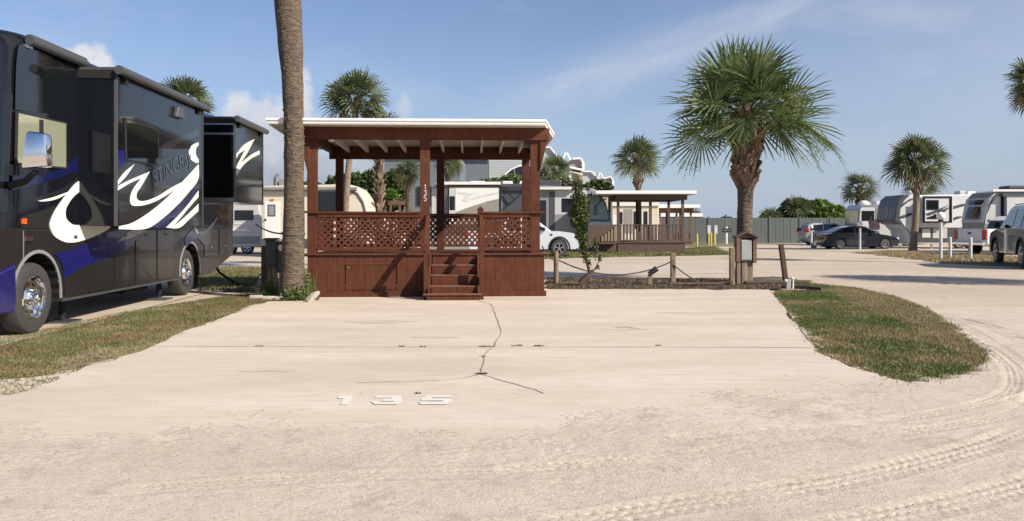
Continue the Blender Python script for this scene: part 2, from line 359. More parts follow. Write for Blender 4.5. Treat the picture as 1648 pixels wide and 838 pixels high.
def vnoise(x, y, s, seed=0):
    g = np.random.default_rng(seed).random((256, 256)); X = x*s+100; Y = y*s+100
    xi = np.floor(X).astype(int); yi = np.floor(Y).astype(int); fx = X-xi; fy = Y-yi; fx = fx*fx*(3-2*fx); fy = fy*fy*(3-2*fy)
    a = g[xi%256, yi%256]; b = g[(xi+1)%256, yi%256]; c = g[xi%256, (yi+1)%256]; d = g[(xi+1)%256, (yi+1)%256]
    return (a*(1-fx)+b*fx)*(1-fy)+(c*(1-fx)+d*fx)*fy
def sheet(name, pts, z, mat, jit=0, step=.35, label=None, kind='structure', parent=None):
    """flat ground sheet from a ground polygon, with an uneven edge when jit > 0"""
    P = []
    n = len(pts)
    for i in range(n):
        a = np.array(pts[i]); b = np.array(pts[(i+1)%n]); k = max(1, int(np.linalg.norm(b-a)/step)) if jit else 1
        for j in range(k):
            q = a+(b-a)*j/k
            if jit: q = q + rng.normal(0, jit, 2)
            P.append((q[0], q[1], z))
    me = bpy.data.meshes.new(name); me.from_pydata(P, [], [tuple(range(len(P)))]); me.update()
    if me.polygons[0].normal.z < 0: me.flip_normals()
    me.materials.append(mat); o = bpy.data.objects.new(name, me); C.objects.link(o)
    if parent: o.parent = parent
    else: tag(o, label, kind=kind)
    return o
def edist(P, poly):
    d = np.full(len(P), 99.)
    for i in range(len(poly)):
        a = np.array(poly[i]); b = np.array(poly[(i+1)%len(poly)]); ab = b-a; l2 = ab@ab or 1e-9
        t = np.clip(((P-a)@ab)/l2, 0, 1); d = np.minimum(d, np.linalg.norm(P-a-t[:, None]*ab, axis=1))
    return d
def blades(name, poly, n, h0, h1, mat, z=.02, wd=.006, thin=0, seed=1, lean=.6, fade=0.0, parent=None, fpoly=None):
    r = np.random.default_rng(seed); A = np.array(poly); lo, hi = A.min(0), A.max(0)
    P = lo+(hi-lo)*r.random((int(n*4), 2)); P = P[inpoly(P, poly)]
    if thin: P = P[vnoise(P[:,0], P[:,1], 2.2, seed)*.6+vnoise(P[:,0], P[:,1], 7, seed+1)*.4 > thin*r.random(len(P))]
    if fade: P = P[np.clip(edist(P, fpoly or poly)/fade, 0, 1)**.8*(.4+1.2*vnoise(P[:,0], P[:,1], 3.5, seed+2)) > r.random(len(P))]
    P = P[:n]; m = len(P); a = r.random(m)*2*pi; b = r.random(m)*2*pi
    h = h0+(h1-h0)*r.random(m)**1.5; lean = lean*1.8; w = wd*(.6+.8*r.random(m)); ln = h*lean*r.random(m)
    z0 = np.full(m, z)
    p = np.stack([P[:,0], P[:,1], z0], 1); s = np.stack([np.cos(a)*w, np.sin(a)*w, z0*0], 1); d = np.stack([np.cos(b)*ln, np.sin(b)*ln, h], 1)
    V = np.stack([p-s, p+s, p+d], 1)
    o = tris(name, V, mat, parent); return o
# ================================================================== GROUND
me = bpy.data.meshes.new('ground'); me.from_pydata([(-900,-60,0),(900,-60,0),(900,2000,0),(-900,2000,0)], [], [(0,1,2,3)]); me.materials.append(M['sand'])
tag(bpy.data.objects.new('ground', me), 'pale sandy shell ground of the campground road', kind='structure'); C.objects.link(bpy.data.objects['ground'])
padpoly = [G(430,487), G(500,481), G(505,467), G(1238,466), G(1262,497), G(1312,567), G(1372,592), G(1436,618), (3.3,6.3), (1.2,5.2), (-2,5.1), (-6.2,5.7), (-6.2,6.4), (-5.0,7.6), G(130,600), G(240,562), G(310,530)]
pad = sheet('concrete_pad', padpoly, .02, M['concrete'], .03, .3, 'pale worn concrete parking pad with a painted 135')
def crackline(name, pix, wd, mat, jit=.02, z=.0235, world=False, step=.12):
    P = [np.array(p if world else G(*p)) for p in pix]; Q = []
    for a, b in zip(P[:-1], P[1:]):
        k = max(1, int(np.linalg.norm(b-a)/step))
        for j in range(k): Q.append(a+(b-a)*j/k+rng.normal(0, jit, 2))
    Q.append(P[-1]); vs = []; fs = []
    for i, q in enumerate(Q):
        d = Q[min(i+1, len(Q)-1)]-Q[max(i-1, 0)]; d /= np.linalg.norm(d)+1e-9; nn = np.array((-d[1], d[0])); ww = wd*random.uniform(.45, 1.3)
        vs += [(*(q+nn*ww), z), (*(q-nn*ww), z)]
        if i: fs.append((2*i-2, 2*i-1, 2*i+1, 2*i))
    MB().add(vs, fs).build(name, mat, pad)
crackline('expansion_joint', [(240,560),(600,561),(1000,561),(1308,562)], .009, M['crack_soft'], .002, step=.4)
crackline('crack', [(768,484),(790,492),(800,515),(806,535),(803,548),(796,560)], .009, M['crack_soft'], .012, step=.3)
crackline('crack', [(790,562),(779,575),(777,590),(775,604)], .007, M['crack_soft'], .012, step=.2)
crackline('crack', [(575,619),(640,618),(700,616),(745,612),(775,605)], .0055, M['crack_soft'], .012)
crackline('crack', [(776,605),(800,614),(832,622),(856,630),(875,637)], .007, M['crack_soft'], .012)
crackline('crack', [(505,486),(620,484),(800,482),(960,484)], .006, M['crack_soft'], .01)
crackline('crack', [(992,530),(1005,528),(1028,531)], .02, M['crack_soft'], .01)
# dark tyre scuffs and stains on the pad
def stain(name, px, py, rx, ry, mat, seed):
    r = np.random.default_rng(seed); x, y = G(px, py); P = []
    for t in np.linspace(0, 2*pi, 40)[:-1]:
        k = .7+.6*vnoise(np.array([cos(t)*1.5+seed]), np.array([sin(t)*1.5]), 1.3, seed)[0]; P.append((x+rx*k*cos(t), y+ry*k*sin(t), .0222))
    MB().add(P, [tuple(range(len(P)))]).build(name, mat, pad)
for k, (px, py, rx, ry) in enumerate([(1010,532,.28,.10),(612,520,.5,.16),(1130,505,.7,.12),(700,545,.3,.07),(430,600,.25,.07)]): stain('stain', px, py, rx, ry, M['stain'], k+3)
# painted number
def strokes(name, plist, mat, parent, z=.0245):
    mb = MB()
    for k, poly in enumerate(plist):
        n = len(poly); mb.add([(*G(*p), z + k*.0004) for p in poly], [tuple(range(n))])
    return mb.build(name, mat, parent)
strokes('painted_digit', [[(544,641),(568,641),(560,655.5),(547,655.5),(552,645.5),(543,645.5)]], M['roadpaint'], pad)
strokes('painted_digit', [[(604,640.5),(646,640.5),(646,644.2),(603,644.6)],[(632,643.8),(646,643.8),(645,647),(627,647)],[(616,646.2),(647,646.2),(647,650),(614,650)],[(634,649.8),(647,649.8),(645,653),(633,653)],[(597,650.6),(604,650.3),(610,651.6),(645,651.8),(640,655.4),(603,655.6)]], M['roadpaint'], pad)
strokes('painted_digit', [[(684,640),(727,640),(727,643.6),(683,643.8)],[(681,643),(696,643),(694,647),(679,647)],[(678,645.8),(726,645.6),(728,649),(677,649.2)],[(713,648.6),(728,648.6),(727,652.6),(711,652.6)],[(674,650.6),(683,650.4),(686,651.6),(726,651.6),(720,655.5),(676,655.5)]], M['roadpaint'], pad)
# neighbouring pad under the motorhome
TH = R(3.05); MO = np.array((-6.452, 10.0)); mdir = np.array((-sin(TH), cos(TH))); mrt = np.array((cos(TH), sin(TH)))
def ML(x, y): return tuple(MO+mrt*x+mdir*y)
sheet('motorhome_pad', [ML(-3.6,-9), ML(.2,-9), ML(.14,1.2), ML(.12,6.7), ML(.12,10.2), ML(-3.6,10.4)], .016, M['concrete2'], 0, label='concrete pad under the black motorhome')
# left grass strip and right grass island
def shrink(poly, k):
    c = np.mean(np.array(poly), 0); return [tuple(c+(np.array(p)-c)*k) for p in poly]
gl = [(-6.8,6.2), G(0,545), G(60,534), G(200,503), G(300,487), G(380,475), G(430,476), G(440,486), G(402,491), G(340,522), G(300,535), G(235,566), G(150,585), G(70,603), G(0,613), (-6.6,6.2)]
gr = [G(1243,472), G(1262,460), G(1300,456), G(1380,464), G(1440,478), G(1490,496), G(1530,520), G(1560,545), G(1592,570), G(1596,590), G(1560,604), G(1500,617), G(1462,623), G(1432,614), G(1372,591), G(1312,567)]
sheet('grass_strip_soil', gl, .006, M['soil'], .06, .25, 'thin brown soil under the left grass strip')
sheet('grass_island_soil', gr, .012, M['soil'], .05, .25, 'thin soil under the right grass island')
tag(blades('grass_strip', gl, 60000, .012, .042, M['grassL'], .006, .007, .8, 3, fade=.6, fpoly=[(-6.8,6.2), G(0,613), G(70,603), G(150,585), G(235,566), G(300,535), G(340,522), G(300,535), G(235,566), G(150,585), G(70,603), G(0,613)]), 'short patchy green and brown grass beside the motorhome pad', 'grass', kind='stuff')
tag(blades('grass_fringe', shrink(gl, 1.06), 4500, .015, .045, M['grassL'], .004, .008, .9, 13), 'sparse stray grass at the edge of the left strip', 'grass', kind='stuff')
tag(blades('grass_island', gr, 90000, .015, .048, M['grassR'], .012, .007, .5, 5, fade=.22), 'thick green grass island tapering to a point at right', 'grass', kind='stuff')
def rng_poly(px): return [G(*p) for p in px]
tag(blades('dry_grass', rng_poly([(1360,462),(1440,478),(1490,496),(1530,520),(1560,545),(1592,570),(1590,592),(1560,600),(1530,570),(1480,540),(1430,510),(1360,490),(1330,465)]), 75000, .02, .055, M['grassdry'], .012, .007, .6, 8, fade=.3), 'tan dried grass along the outer curve of the island', 'grass', kind='stuff')
tag(blades('island_fringe', shrink(gr, 1.05), 4000, .015, .05, M['grassR'], .01, .008, .9, 14), 'stray grass sprigs around the island edge', 'grass', kind='stuff')
# far pads, mulch strip and verges
sheet('mulch_strip', rng_poly([(878,466),(1240,467),(1275,462),(1310,475),(1335,474),(1310,453),(1245,446),(1120,449),(880,446)]), .024, M['mulch'], .12, .3, 'dark mulch bed along the rope fence')
sheet('planting_bed', rng_poly([(402,487),(510,484),(512,462),(398,462)]), .026, M['mulch'], .06, .3, 'dark planting bed round the tall palm')
sheet('left_verge', rng_poly([(318,470),(500,470),(500,432),(318,430)]), .01, M['verge'], .15, .4, 'patchy verge behind the motorhome')
sheet('middle_verge', rng_poly([(860,417),(1175,410),(1150,398),(860,408)]), .008, M['verge'], .5, 1, 'grass verge before the dark deck')
sheet('right_verge', rng_poly([(1375,407),(1440,413),(1520,424),(1800,436),(1800,422),(1440,404),(1375,402)]), .008, M['verge'], .25, 1, 'dry grass verge with bollards')
sheet('far_verge', rng_poly([(1100,400),(1200,396),(1200,391),(1100,391)]), .01, M['verge'], .4, 1.5, 'grass before the far fence')
sheet('back_pad', rng_poly([(350,428),(700,424),(700,412),(350,414)]), .006, M['concrete2'], 0, label='concrete strip behind the left deck')
sheet('back_slab', rng_poly([(878,446),(1170,440),(1160,424),(870,426)]), .006, M['concrete2'], .1, 1, 'pale concrete slab behind the rope fence')
sheet('right_pad', rng_poly([(1440,409),(1800,424),(1800,413),(1440,402)]), .014, M['concrete2'], 0, label='concrete camping pads on the right')
sheet('sedan_pad', rng_poly([(1290,403),(1480,408),(1480,399),(1290,396)]), .012, M['concrete2'], 0, label='concrete pad under the dark sedan')
tag(blades('verge_grass', rng_poly([(318,470),(410,470),(420,432),(318,430)]), 16000, .03, .10, M['grassL'], .01, .012, .8, 21), 'patchy grass behind the motorhome rear wheel', 'grass', kind='stuff')
tag(blades('deck_verge_grass', rng_poly([(860,417),(1175,410),(1150,398),(860,408)]), 22000, .03, .14, M['grassR'], .01, .02, .8, 22), 'rough grass before the dark brown deck', 'grass', kind='stuff')
tag(blades('bollard_verge_grass', rng_poly([(1375,407),(1440,413),(1520,424),(1800,436),(1800,422),(1440,404)]), 16000, .03, .13, M['grassdry'], .01, .02, .8, 23), 'dry grass around the white bollards', 'grass', kind='stuff')
tag(blades('mulch_debris', rng_poly([(880,466),(1240,467),(1310,475),(1300,455),(1120,450),(880,448)]), 12000, .01, .06, M['darkleaf'], .024, .012, .6, 24, 1.2), 'dead leaves and twigs on the mulch bed', 'leaf litter', kind='stuff')
# near gravel: real relief with tyre treads, thinning out over the pad
def tracks(X, Y):
    H = np.zeros_like(X)
    def dist(path):
        bd = np.full(X.shape, 99.); al_ = np.zeros_like(X); sg = np.zeros_like(X); s0 = 0
        for a, b in zip(path[:-1], path[1:]):
            a = np.array(a); b = np.array(b); d = b-a; l = np.linalg.norm(d); d = d/l
            t = np.clip((X-a[0])*d[0]+(Y-a[1])*d[1], 0, l); qx = X-a[0]-t*d[0]; qy = Y-a[1]-t*d[1]; dd = np.hypot(qx, qy)
            c = d[0]*qy-d[1]*qx; m = dd < bd; bd = np.where(m, dd, bd); al_ = np.where(m, s0+t, al_); sg = np.where(m, c, sg); s0 += l
        return bd, al_, sg
    def spline(p, k=8):
        p = np.array(p, float); o = []
        for i in range(len(p)-1):
            p0 = p[max(i-1,0)]; p1 = p[i]; p2 = p[i+1]; p3 = p[min(i+2,len(p)-1)]
            for t in np.linspace(0, 1, k, endpoint=False):
                o.append(.5*((2*p1)+(-p0+p2)*t+(2*p0-5*p1+4*p2-p3)*t*t+(-p0+3*p1-3*p2+p3)*t**3))
        o.append(p[-1]); return o
    for path, w_, pit, dep, kind in TR:
        b, a_, c = dist(spline(path)); band = 1/(1+np.exp((b-w_/2)/.012))
        rim = np.exp(-((b-w_/2-.02)/.025)**2)*.003
        if kind == 0: pat = np.clip(np.sin(2*pi*(a_/pit)+np.sign(c)*1.2+c*28)*3-.6, 0, 1)*np.clip(np.sin(2*pi*c/(w_/3.5)+1.2)*3, 0, 1)
        else: pat = .5+.5*np.sin(2*pi*c/.035)
        brk = np.clip(vnoise(X, Y, 1.6, 77+int(pit*1000))*1.6-.05, 0, 1)
        H += (-band*dep*.3-band*pat*dep*(.35+vnoise(X, Y, 9, 88)*1.1)+rim)*brk
    return H
TR = [
 ([(-3,3.55),(-.8,3.75),(.35,4.02),(.91,4.25),(1.67,4.55),(2.65,5.06),(3.66,5.74),(4.9,6.9),(5.8,8.3),(6.6,10.2),(7.2,12.6)], .25, .085, .012, 0),
 ([(.4,3.5),(1.6,3.95),(2.6,4.4),(3.6,5.0),(4.8,6.0),(6.0,7.6),(7.0,9.6),(7.7,12)], .25, .08, .012, 0),
 ([(0,4.85),(1.0,5.1),(1.7,5.45),(2.8,5.74),(4.0,6.35),(4.9,7.5),(5.6,9.0),(6.2,10.6),(6.9,12.8)], .18, .07, .010, 0),
 ([(1.2,5.6),(2.2,5.9),(3.3,6.3),(4.3,7.0),(5.1,8.2),(5.7,9.6)], .17, .07, .012, 0),
 ([(3.9,6.5),(4.9,7.2),(5.75,8.4),(6.3,9.8),(6.9,11.6),(7.0,13.2)], .30, .05, .012, 1),
 ([(4.6,5.7),(5.9,7.1),(6.9,8.8),(7.8,11),(8.4,13)], .24, .08, .014, 0),
 ([(-4.5,4.6),(-3.2,5.3),(-2.3,5.6),(-1.6,5.5)], .2, .07, .004, 0),
 ([(-4.2,3.6),(-2.6,4.3),(-1,4.7),(.3,4.75)], .2, .06, .004, 0)]
nx, ny = 1300, 800
gx = np.linspace(-6.6, 10.4, nx); gy = 2.6*np.power(15.5/2.6, np.linspace(0, 1, ny)); X, Y = np.meshgrid(gx, gy)
big = vnoise(X, Y, 1.1, 1)*.6+vnoise(X, Y, 2.6, 2)*.4; med = vnoise(X, Y, 7, 3); fine = vnoise(X, Y, 31, 4)*.45+vnoise(X, Y, 67, 5)*.55
bnd = np.interp(X[0], [-6.6,-4.6,-3.4,-1.8,-.2,1.2,2.6,3.3,3.75,4.0], [6.6,6.5,6.3,6.0,6.1,6.35,6.9,7.3,8.6,40])[None,:]
edge = (bnd-Y)+(vnoise(X, Y, 1.0, 8)-.5)*1.6+(vnoise(X, Y, 4, 9)-.5)*.5
amt = np.clip(edge/1.4, -1, 1)
edge = edge+(vnoise(X, Y, 28, 15)-.5)*.9
amt = np.clip(edge/1.6, -1, 1)
H = .0195+amt*.007+(big-.5)*.012*np.clip(amt, 0, 1)+(med-.5)*.003+(fine-.5)*(.0030)+np.where(amt > -.3, tracks(X, Y)*np.clip(amt*1.5, 0, 1), 0)
fade = np.clip((X+6.6)/.5, 0, 1)*np.clip((10.4-X)/.8, 0, 1)*np.clip((15.5-Y)/2.5, 0, 1)*np.clip((Y-2.6)/.2, 0, 1)
H = H*fade-.012*(1-fade)
XY = np.stack([X.ravel(), Y.ravel()], 1); pin_ = inpoly(XY, padpoly).reshape(X.shape) & (Y > 8.2); H = np.where(pin_, -.02, H)
XJ = XY+np.stack([(vnoise(X, Y, 5, 61)-.5).ravel(), (vnoise(X, Y, 5, 62)-.5).ravel()], 1)*.35; 
Hf = H.ravel()
for pg in (gr, gl):
    ins = np.nonzero(inpoly(XJ, pg))[0]; Hf[ins] = np.minimum(Hf[ins], np.maximum(.024-.16*edist(XJ[ins], pg), -.01))
H = Hf.reshape(X.shape)
# keep the gravel below the pad where it has thinned out, and below the grass
H = np.where(amt < 0, H-.02*np.clip(-amt*3, 0, 1), H)
V = np.stack([X, Y, H], -1).reshape(-1, 3).astype(np.float32)
ii = np.arange(nx*ny).reshape(ny, nx); Q = np.stack([ii[:-1,:-1], ii[:-1,1:], ii[1:,1:], ii[1:,:-1]], -1).reshape(-1, 4).astype(np.int32)
me = bpy.data.meshes.new('gravel_road'); me.vertices.add(len(V)); me.vertices.foreach_set('co', V.reshape(-1)); me.loops.add(Q.size); me.loops.foreach_set('vertex_index', Q.reshape(-1))
me.polygons.add(len(Q)); me.polygons.foreach_set('loop_start', np.arange(0, Q.size, 4, dtype=np.int32)); me.polygons.foreach_set('loop_total', np.full(len(Q), 4, dtype=np.int32))
me.update(calc_edges=True); me.polygons.foreach_set('use_smooth', np.ones(len(Q), bool)); me.materials.append(M['gravel'])
o = bpy.data.objects.new('gravel_road', me); C.objects.link(o); tag(o, 'pale shell gravel with curving tyre tracks', kind='structure')
# pebbles
def pebbles(name, n, x0, x1, y0, y1, s0, s1, seed, label):
    r = np.random.default_rng(seed); x = x0+(x1-x0)*r.random(n); y = y0+(y1-y0)*r.random(n)**1.3
    keep = (vnoise(x, y, 1.3, 31) > .35*r.random(n)+.2) & ~inpoly(np.stack([x, y], 1), gr); x = x[keep]; y = y[keep]; m = len(x)
    b = np.interp(x, [-6.6,-4.6,-3.4,-1.8,-.2,1.2,2.6,3.3,3.75,4.0], [6.6,6.5,6.3,6.0,6.1,6.35,6.9,7.3,8.6,40])
    kk = (y < b+1.2+r.normal(0, .5, m)); x, y = x[kk], y[kk]; m = len(x)
    s = s0+(s1-s0)*r.random(m)**3; a = r.random(m)*2*pi
    base = np.array([(1,0,0),(0,1,0),(-1,0,0),(0,-1,0),(0,0,.8)]); T = []
    ca_, sa_ = np.cos(a), np.sin(a)
    P = np.stack([np.stack([(ca_*q[0]-sa_*q[1])*s*r.uniform(.6,1.2,m)+x, (sa_*q[0]+ca_*q[1])*s*r.uniform(.6,1.2,m)+y, q[2]*s*r.uniform(.6,1.1,m)+.016], 1) for q in base], 1)
    for i, j in ((0,1),(1,2),(2,3),(3,0)): T.append(P[:, [i, j, 4]])
    tag(tris(name, np.concatenate(T), M['stone'], None), label, 'gravel', kind='stuff')
pebbles('gravel_stones', 70000, -6.4, 9, 2.7, 9.5, .0025, .011, 41, 'loose shell pebbles over the gravel road')
pebbles('gravel_clods', 700, -6.4, 9, 2.9, 11, .008, .02, 42, 'larger dark clods scattered on the gravel')
# weed tufts in the joints
for k, (px, py, r_, n_, lab) in enumerate([(775,605,.06,90,'dark weed tuft where three cracks meet on the pad'),(784,560.5,.12,90,'long flat weed in the joint where the long crack meets it'),(832,559,.08,60,'small weed in the joint right of the crack'),(868,559.5,.08,60,'weed in the joint second right of the crack'),(646,560.5,.04,25,'tiny weed in the joint above the painted 3'),(680,561,.04,25,'tiny weed in the joint above the painted 5'),(417,560,.06,30,'weed at the left part of the expansion joint'),(1060,559,.05,30,'tiny weed at the right part of the joint'),(672,637,.03,20,'thin dark sprig lying above the painted 5'),(776,577,.03,20,'speck of weed on the short crack below the joint')]):
    x, y = G(px, py); a_ = [(x+r_*cos(t), y+r_*.45*sin(t)) for t in np.linspace(0, 2*pi, 9)[:-1]]
    tag(blades('weed_tuft', a_, n_, .006, .022, M['deadleaf'] if k % 3 == 1 else M['bushd'], .022, .006, 0, 60+k, 1.2), lab, 'weed', 'weeds in the pad joints')
k = 0
for (px, py) in [(285,606),(60,601),(30,628),(62,617),(95,612)]:
    x, y = G(px, py); a_ = [(x+.16*cos(t), y+.1*sin(t)) for t in np.linspace(0, 2*pi, 9)[:-1]]
    k += 1
tag(blades('sandy_weeds', rng_poly([(0,640),(0,605),(90,600),(150,588),(100,612),(60,628),(20,640)]), 1800, .01, .04, M['grassL'], .012, .008, 1.1, 71, 1), 'scattered weeds on the sand left of the pad', 'grass', kind='stuff')
# ================================================================== MAIN DECK
def lattice(mb, x0, x1, z0, z1, y, sp=.136, w_=.046, plane='x', t=.008):
    def put(p, q, yy):
        if plane == 'x': mb.bar((p[0], yy, p[1]), (q[0], yy, q[1]), w_, t, (0, 1, 0)) if False else mb.bar((p[0], yy, p[1]), (q[0], yy, q[1]), t, w_, None) if False else _bar(mb, (p[0], yy, p[1]), (q[0], yy, q[1]), w_, t, (0, 1, 0))
        else: _bar(mb, (yy, p[0], p[1]), (yy, q[0], q[1]), w_, t, (1, 0, 0))
    for sgn, dy in ((1, -t*.5), (-1, t*.5)):
        c = x0-(z1-z0)-.001 if sgn > 0 else x0
        cs = np.arange(x0-(z1-z0), x1, sp*1.0) if sgn > 0 else np.arange(x0, x1+(z1-z0), sp*1.0)
        for c in cs:
            # line x = c + sgn*(z-z0)
            a = (c, z0); b = (c+sgn*(z1-z0), z1)
            pts = [a, b]
            if sgn > 0:
                if a[0] < x0: pts[0] = (x0, z0+(x0-c))
                if b[0] > x1: pts[1] = (x1, z0+(x1-c))
            else:
                if a[0] > x1: pts[0] = (x1, z0+(c-x1))
                if b[0] < x0: pts[1] = (x0, z0+(c-x0))
            if abs(pts[0][1]-pts[1][1]) > .03 and pts[0][1] < z1 and pts[1][1] > z0: put(pts[0], pts[1], y+dy)
def _bar(mb, p0, p1, w_, t, nrm):
    p0 = np.array(p0, float); p1 = np.array(p1, float); d = p1-p0; d /= np.linalg.norm(d); n_ = np.array(nrm, float); a = np.cross(d, n_)
    q = [(-.5,-.5),(.5,-.5),(.5,.5),(-.5,.5)]
    mb.add([p0+a*w_*i+n_*t*j for i, j in q]+[p1+a*w_*i+n_*t*j for i, j in q], [(3,2,1,0),(4,5,6,7),(0,1,5,4),(1,2,6,5),(2,3,7,6),(3,0,4,7)])
dk = empty('shade_deck', (-4.2, 16.5, .02), R(3), 'red-brown raised wooden deck with lattice rails, steps and white-edged flat roof', 'deck')
DW, DD, DF = 4.88, 2.95, .89
mb = MB()
# grooved siding: front, sides and back skirt walls as thin ribbed boards
def siding(mb, x0, x1, y, z0, z1, t=.02, pitch=.204, gr_=.007, axis='x'):
    x = x0
    while x < x1-.005:
        e = min(x+pitch-gr_, x1)
        if axis == 'x': mb.box(x, e, y, y+t, z0, z1)
        else: mb.box(y, y+t, x, e, z0, z1)
        x += pitch
    if axis == 'x': mb.box(x0, x1, y+t*.15, y+t*1.6, z0, z1)
    else: mb.box(y+t*.3, y+t*.8, x0, x1, z0, z1)
siding(mb, 0, .76, 0, .1, DF-.03); siding(mb, 1.83, 2.5, 0, .1, DF-.03); siding(mb, 2.55, 3.45, .01, .1, DF-.03); siding(mb, 3.46, DW, 0, .1, DF-.03)
siding(mb, .76, 1.83, 0, .68, DF-.03); siding(mb, .76, 1.83, 0, .1, .14)
siding(mb, .03, DD, 0, .05, DF-.03, axis='y'); siding(mb, .03, DD, DW-.02, .05, DF-.03, axis='y'); siding(mb, .03, DW-.03, DD-.03, .05, DF-.03)
mb.build('skirt_panel', M['wood'], dk)
mb = MB(); siding(mb, .78, 1.81, -.012, .15, .67); h_ = mb.build('access_hatch', M['wood'], dk); tag(h_, 'low hatch set in the left skirt')
MB().box(.76,1.83,-.03,-.014,.672,.682).box(.80,.86,-.024,-.013,.58,.63).build('hinge', M['wood_edge'], h_)
mb = MB(); mb.box(-.03, 2.48, -.03, -.002, 0, .1).box(3.5, DW+.04, -.035, -.002, 0, .11).box(DW+.001, DW+.03, 0, DD, 0, .1).box(-.03, -.001, 0, DD, 0, .1); mb.build('base_board', M['wood'], dk, bevel=.004)
mb = MB(); mb.box(-.035, DW+.035, -.045, .10, DF-.03, DF)
for k in range(20): mb.box(-.0, DW, .105+k*.142, .105+k*.142+.136, DF-.03, DF-.001)
mb.build('deck_floor', M['wood'], dk, bevel=.003); MB().box(-.037, 2.40, -.049, -.046, DF-.012, DF+.001).box(3.46, DW+.037, -.049, -.046, DF-.012, DF+.001).build('floor_edge', M['wood_edge'], dk)
RT = 3.24
PX = [(.09, .06), (2.40, .06), (DW-.19, .06), (.09+.5, DD-.1), (2.62, DD-.1), (DW-.19, DD-.1)]
PX[3] = (.30-.1, DD-.12)
for i, (x, y) in enumerate(PX):
    zt = RT if i < 3 else RT-.12
    wdt = .10 if i < 3 else .09
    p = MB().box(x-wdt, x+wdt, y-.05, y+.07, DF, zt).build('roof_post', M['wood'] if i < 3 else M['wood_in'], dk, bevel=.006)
    if i == 1:
        tag(p, 'post with a white stacked house number')
        mb = MB()
        def seg(z0, pts):
            for a, b in zip(pts[:-1], pts[1:]):
                _bar(mb, (x-.02+a[0], y-.054, z0+a[1]), (x-.02+b[0], y-.054, z0+b[1]), .016, .006, (0, 1, 0))
        seg(2.22, [(.01,.08),(.03,.1),(.03,0)]); seg(2.10, [(0,.09),(.05,.1),(.03,.06),(.055,.03),(.03,0),(0,.01)]); seg(1.98, [(.05,.1),(.005,.1),(.0,.06),(.05,.05),(.05,.01),(0,0)])
        mb.build('number_digits', M['greyp'], p)
# knee braces (stepped boards widening at the post tops)
for pp in ([(-.09,RT),(-.09,RT-.3),(-.01,RT-.62),(.04,RT-.62),(.04,RT)], [(DW-.09,RT),(DW-.09,RT-.62),(DW-.02,RT-.35),(DW+.06,RT)], [(2.27,RT),(2.32,RT-.16),(2.5,RT-.16),(2.55,RT)]):
    MB().prism(pp, -.03, .03).build('knee_brace', M['wood'], dk, bevel=.004)
mb = MB(); mb.box(-.14, DW+.1, -.06, .03, RT, RT+.25); mb.build('front_beam', M['wood'], dk, bevel=.006)
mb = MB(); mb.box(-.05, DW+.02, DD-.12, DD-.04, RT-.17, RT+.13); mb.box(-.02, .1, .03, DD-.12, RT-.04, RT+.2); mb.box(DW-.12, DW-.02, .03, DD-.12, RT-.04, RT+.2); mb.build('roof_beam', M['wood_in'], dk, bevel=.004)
# rafters and roof
for k in range(10):
    x = .42+k*.455
    r0 = MB(); r0.prism([(.04, RT+.25), (.04, RT+.06), (DD+.1, RT-.02), (DD+.1, RT+.13)], x-.022, x+.022, 'yz'); r0.build('rafter', M['raft'], dk)
plan = [(-.72,-.38),(DW-.02,-.40),(DW+.33,1.35),(DW+.28,3.4),(-.72,3.4)]
def roofz(y): return RT+.255-.042*(y-.04)
mb = MB(); n = len(plan)
mb.add([(x, y, roofz(y)) for x, y in plan]+[(x, y, roofz(y)+.02) for x, y in plan], [tuple(range(n)), tuple(range(n, 2*n))]+[(i, (i+1)%n, n+(i+1)%n, n+i) for i in range(n)])
mb.build('soffit', M['soff'], dk)
mb = MB()
cs = np.mean(np.array(plan), 0)
for i in range(n):
    a = np.array(plan[i]); b = np.array(plan[(i+1)%n]); ht = .115
    for (off, z0, z1) in ((0.0, -.005, ht*.6), (.025, ht*.6, ht)):
        d = (b-a)/np.linalg.norm(b-a); nn = np.array((d[1], -d[0]))
        p = [a+nn*(-.02), b+nn*(-.02), b+nn*off+d*off, a+nn*off-d*off]
        mb.add([(q[0], q[1], roofz(q[1])+z0) for q in p]+[(q[0], q[1], roofz(q[1])+z1) for q in p], [(0,1,2,3),(7,6,5,4),(0,1,5,4),(1,2,6,5),(2,3,7,6),(3,0,4,7)])
mb.build('fascia', M['white'], dk)
mb = MB(); pl = [tuple(cs+(np.array(p)-cs)*.99) for p in plan]
mb.add([(x, y, roofz(y)+.03) for x, y in pl]+[(x, y, roofz(y)+.105) for x, y in pl], [tuple(range(n)), tuple(range(n, 2*n))]+[(i, (i+1)%n, n+(i+1)%n, n+i) for i in range(n)]); mb.build('roof_sheet', M['white'], dk)
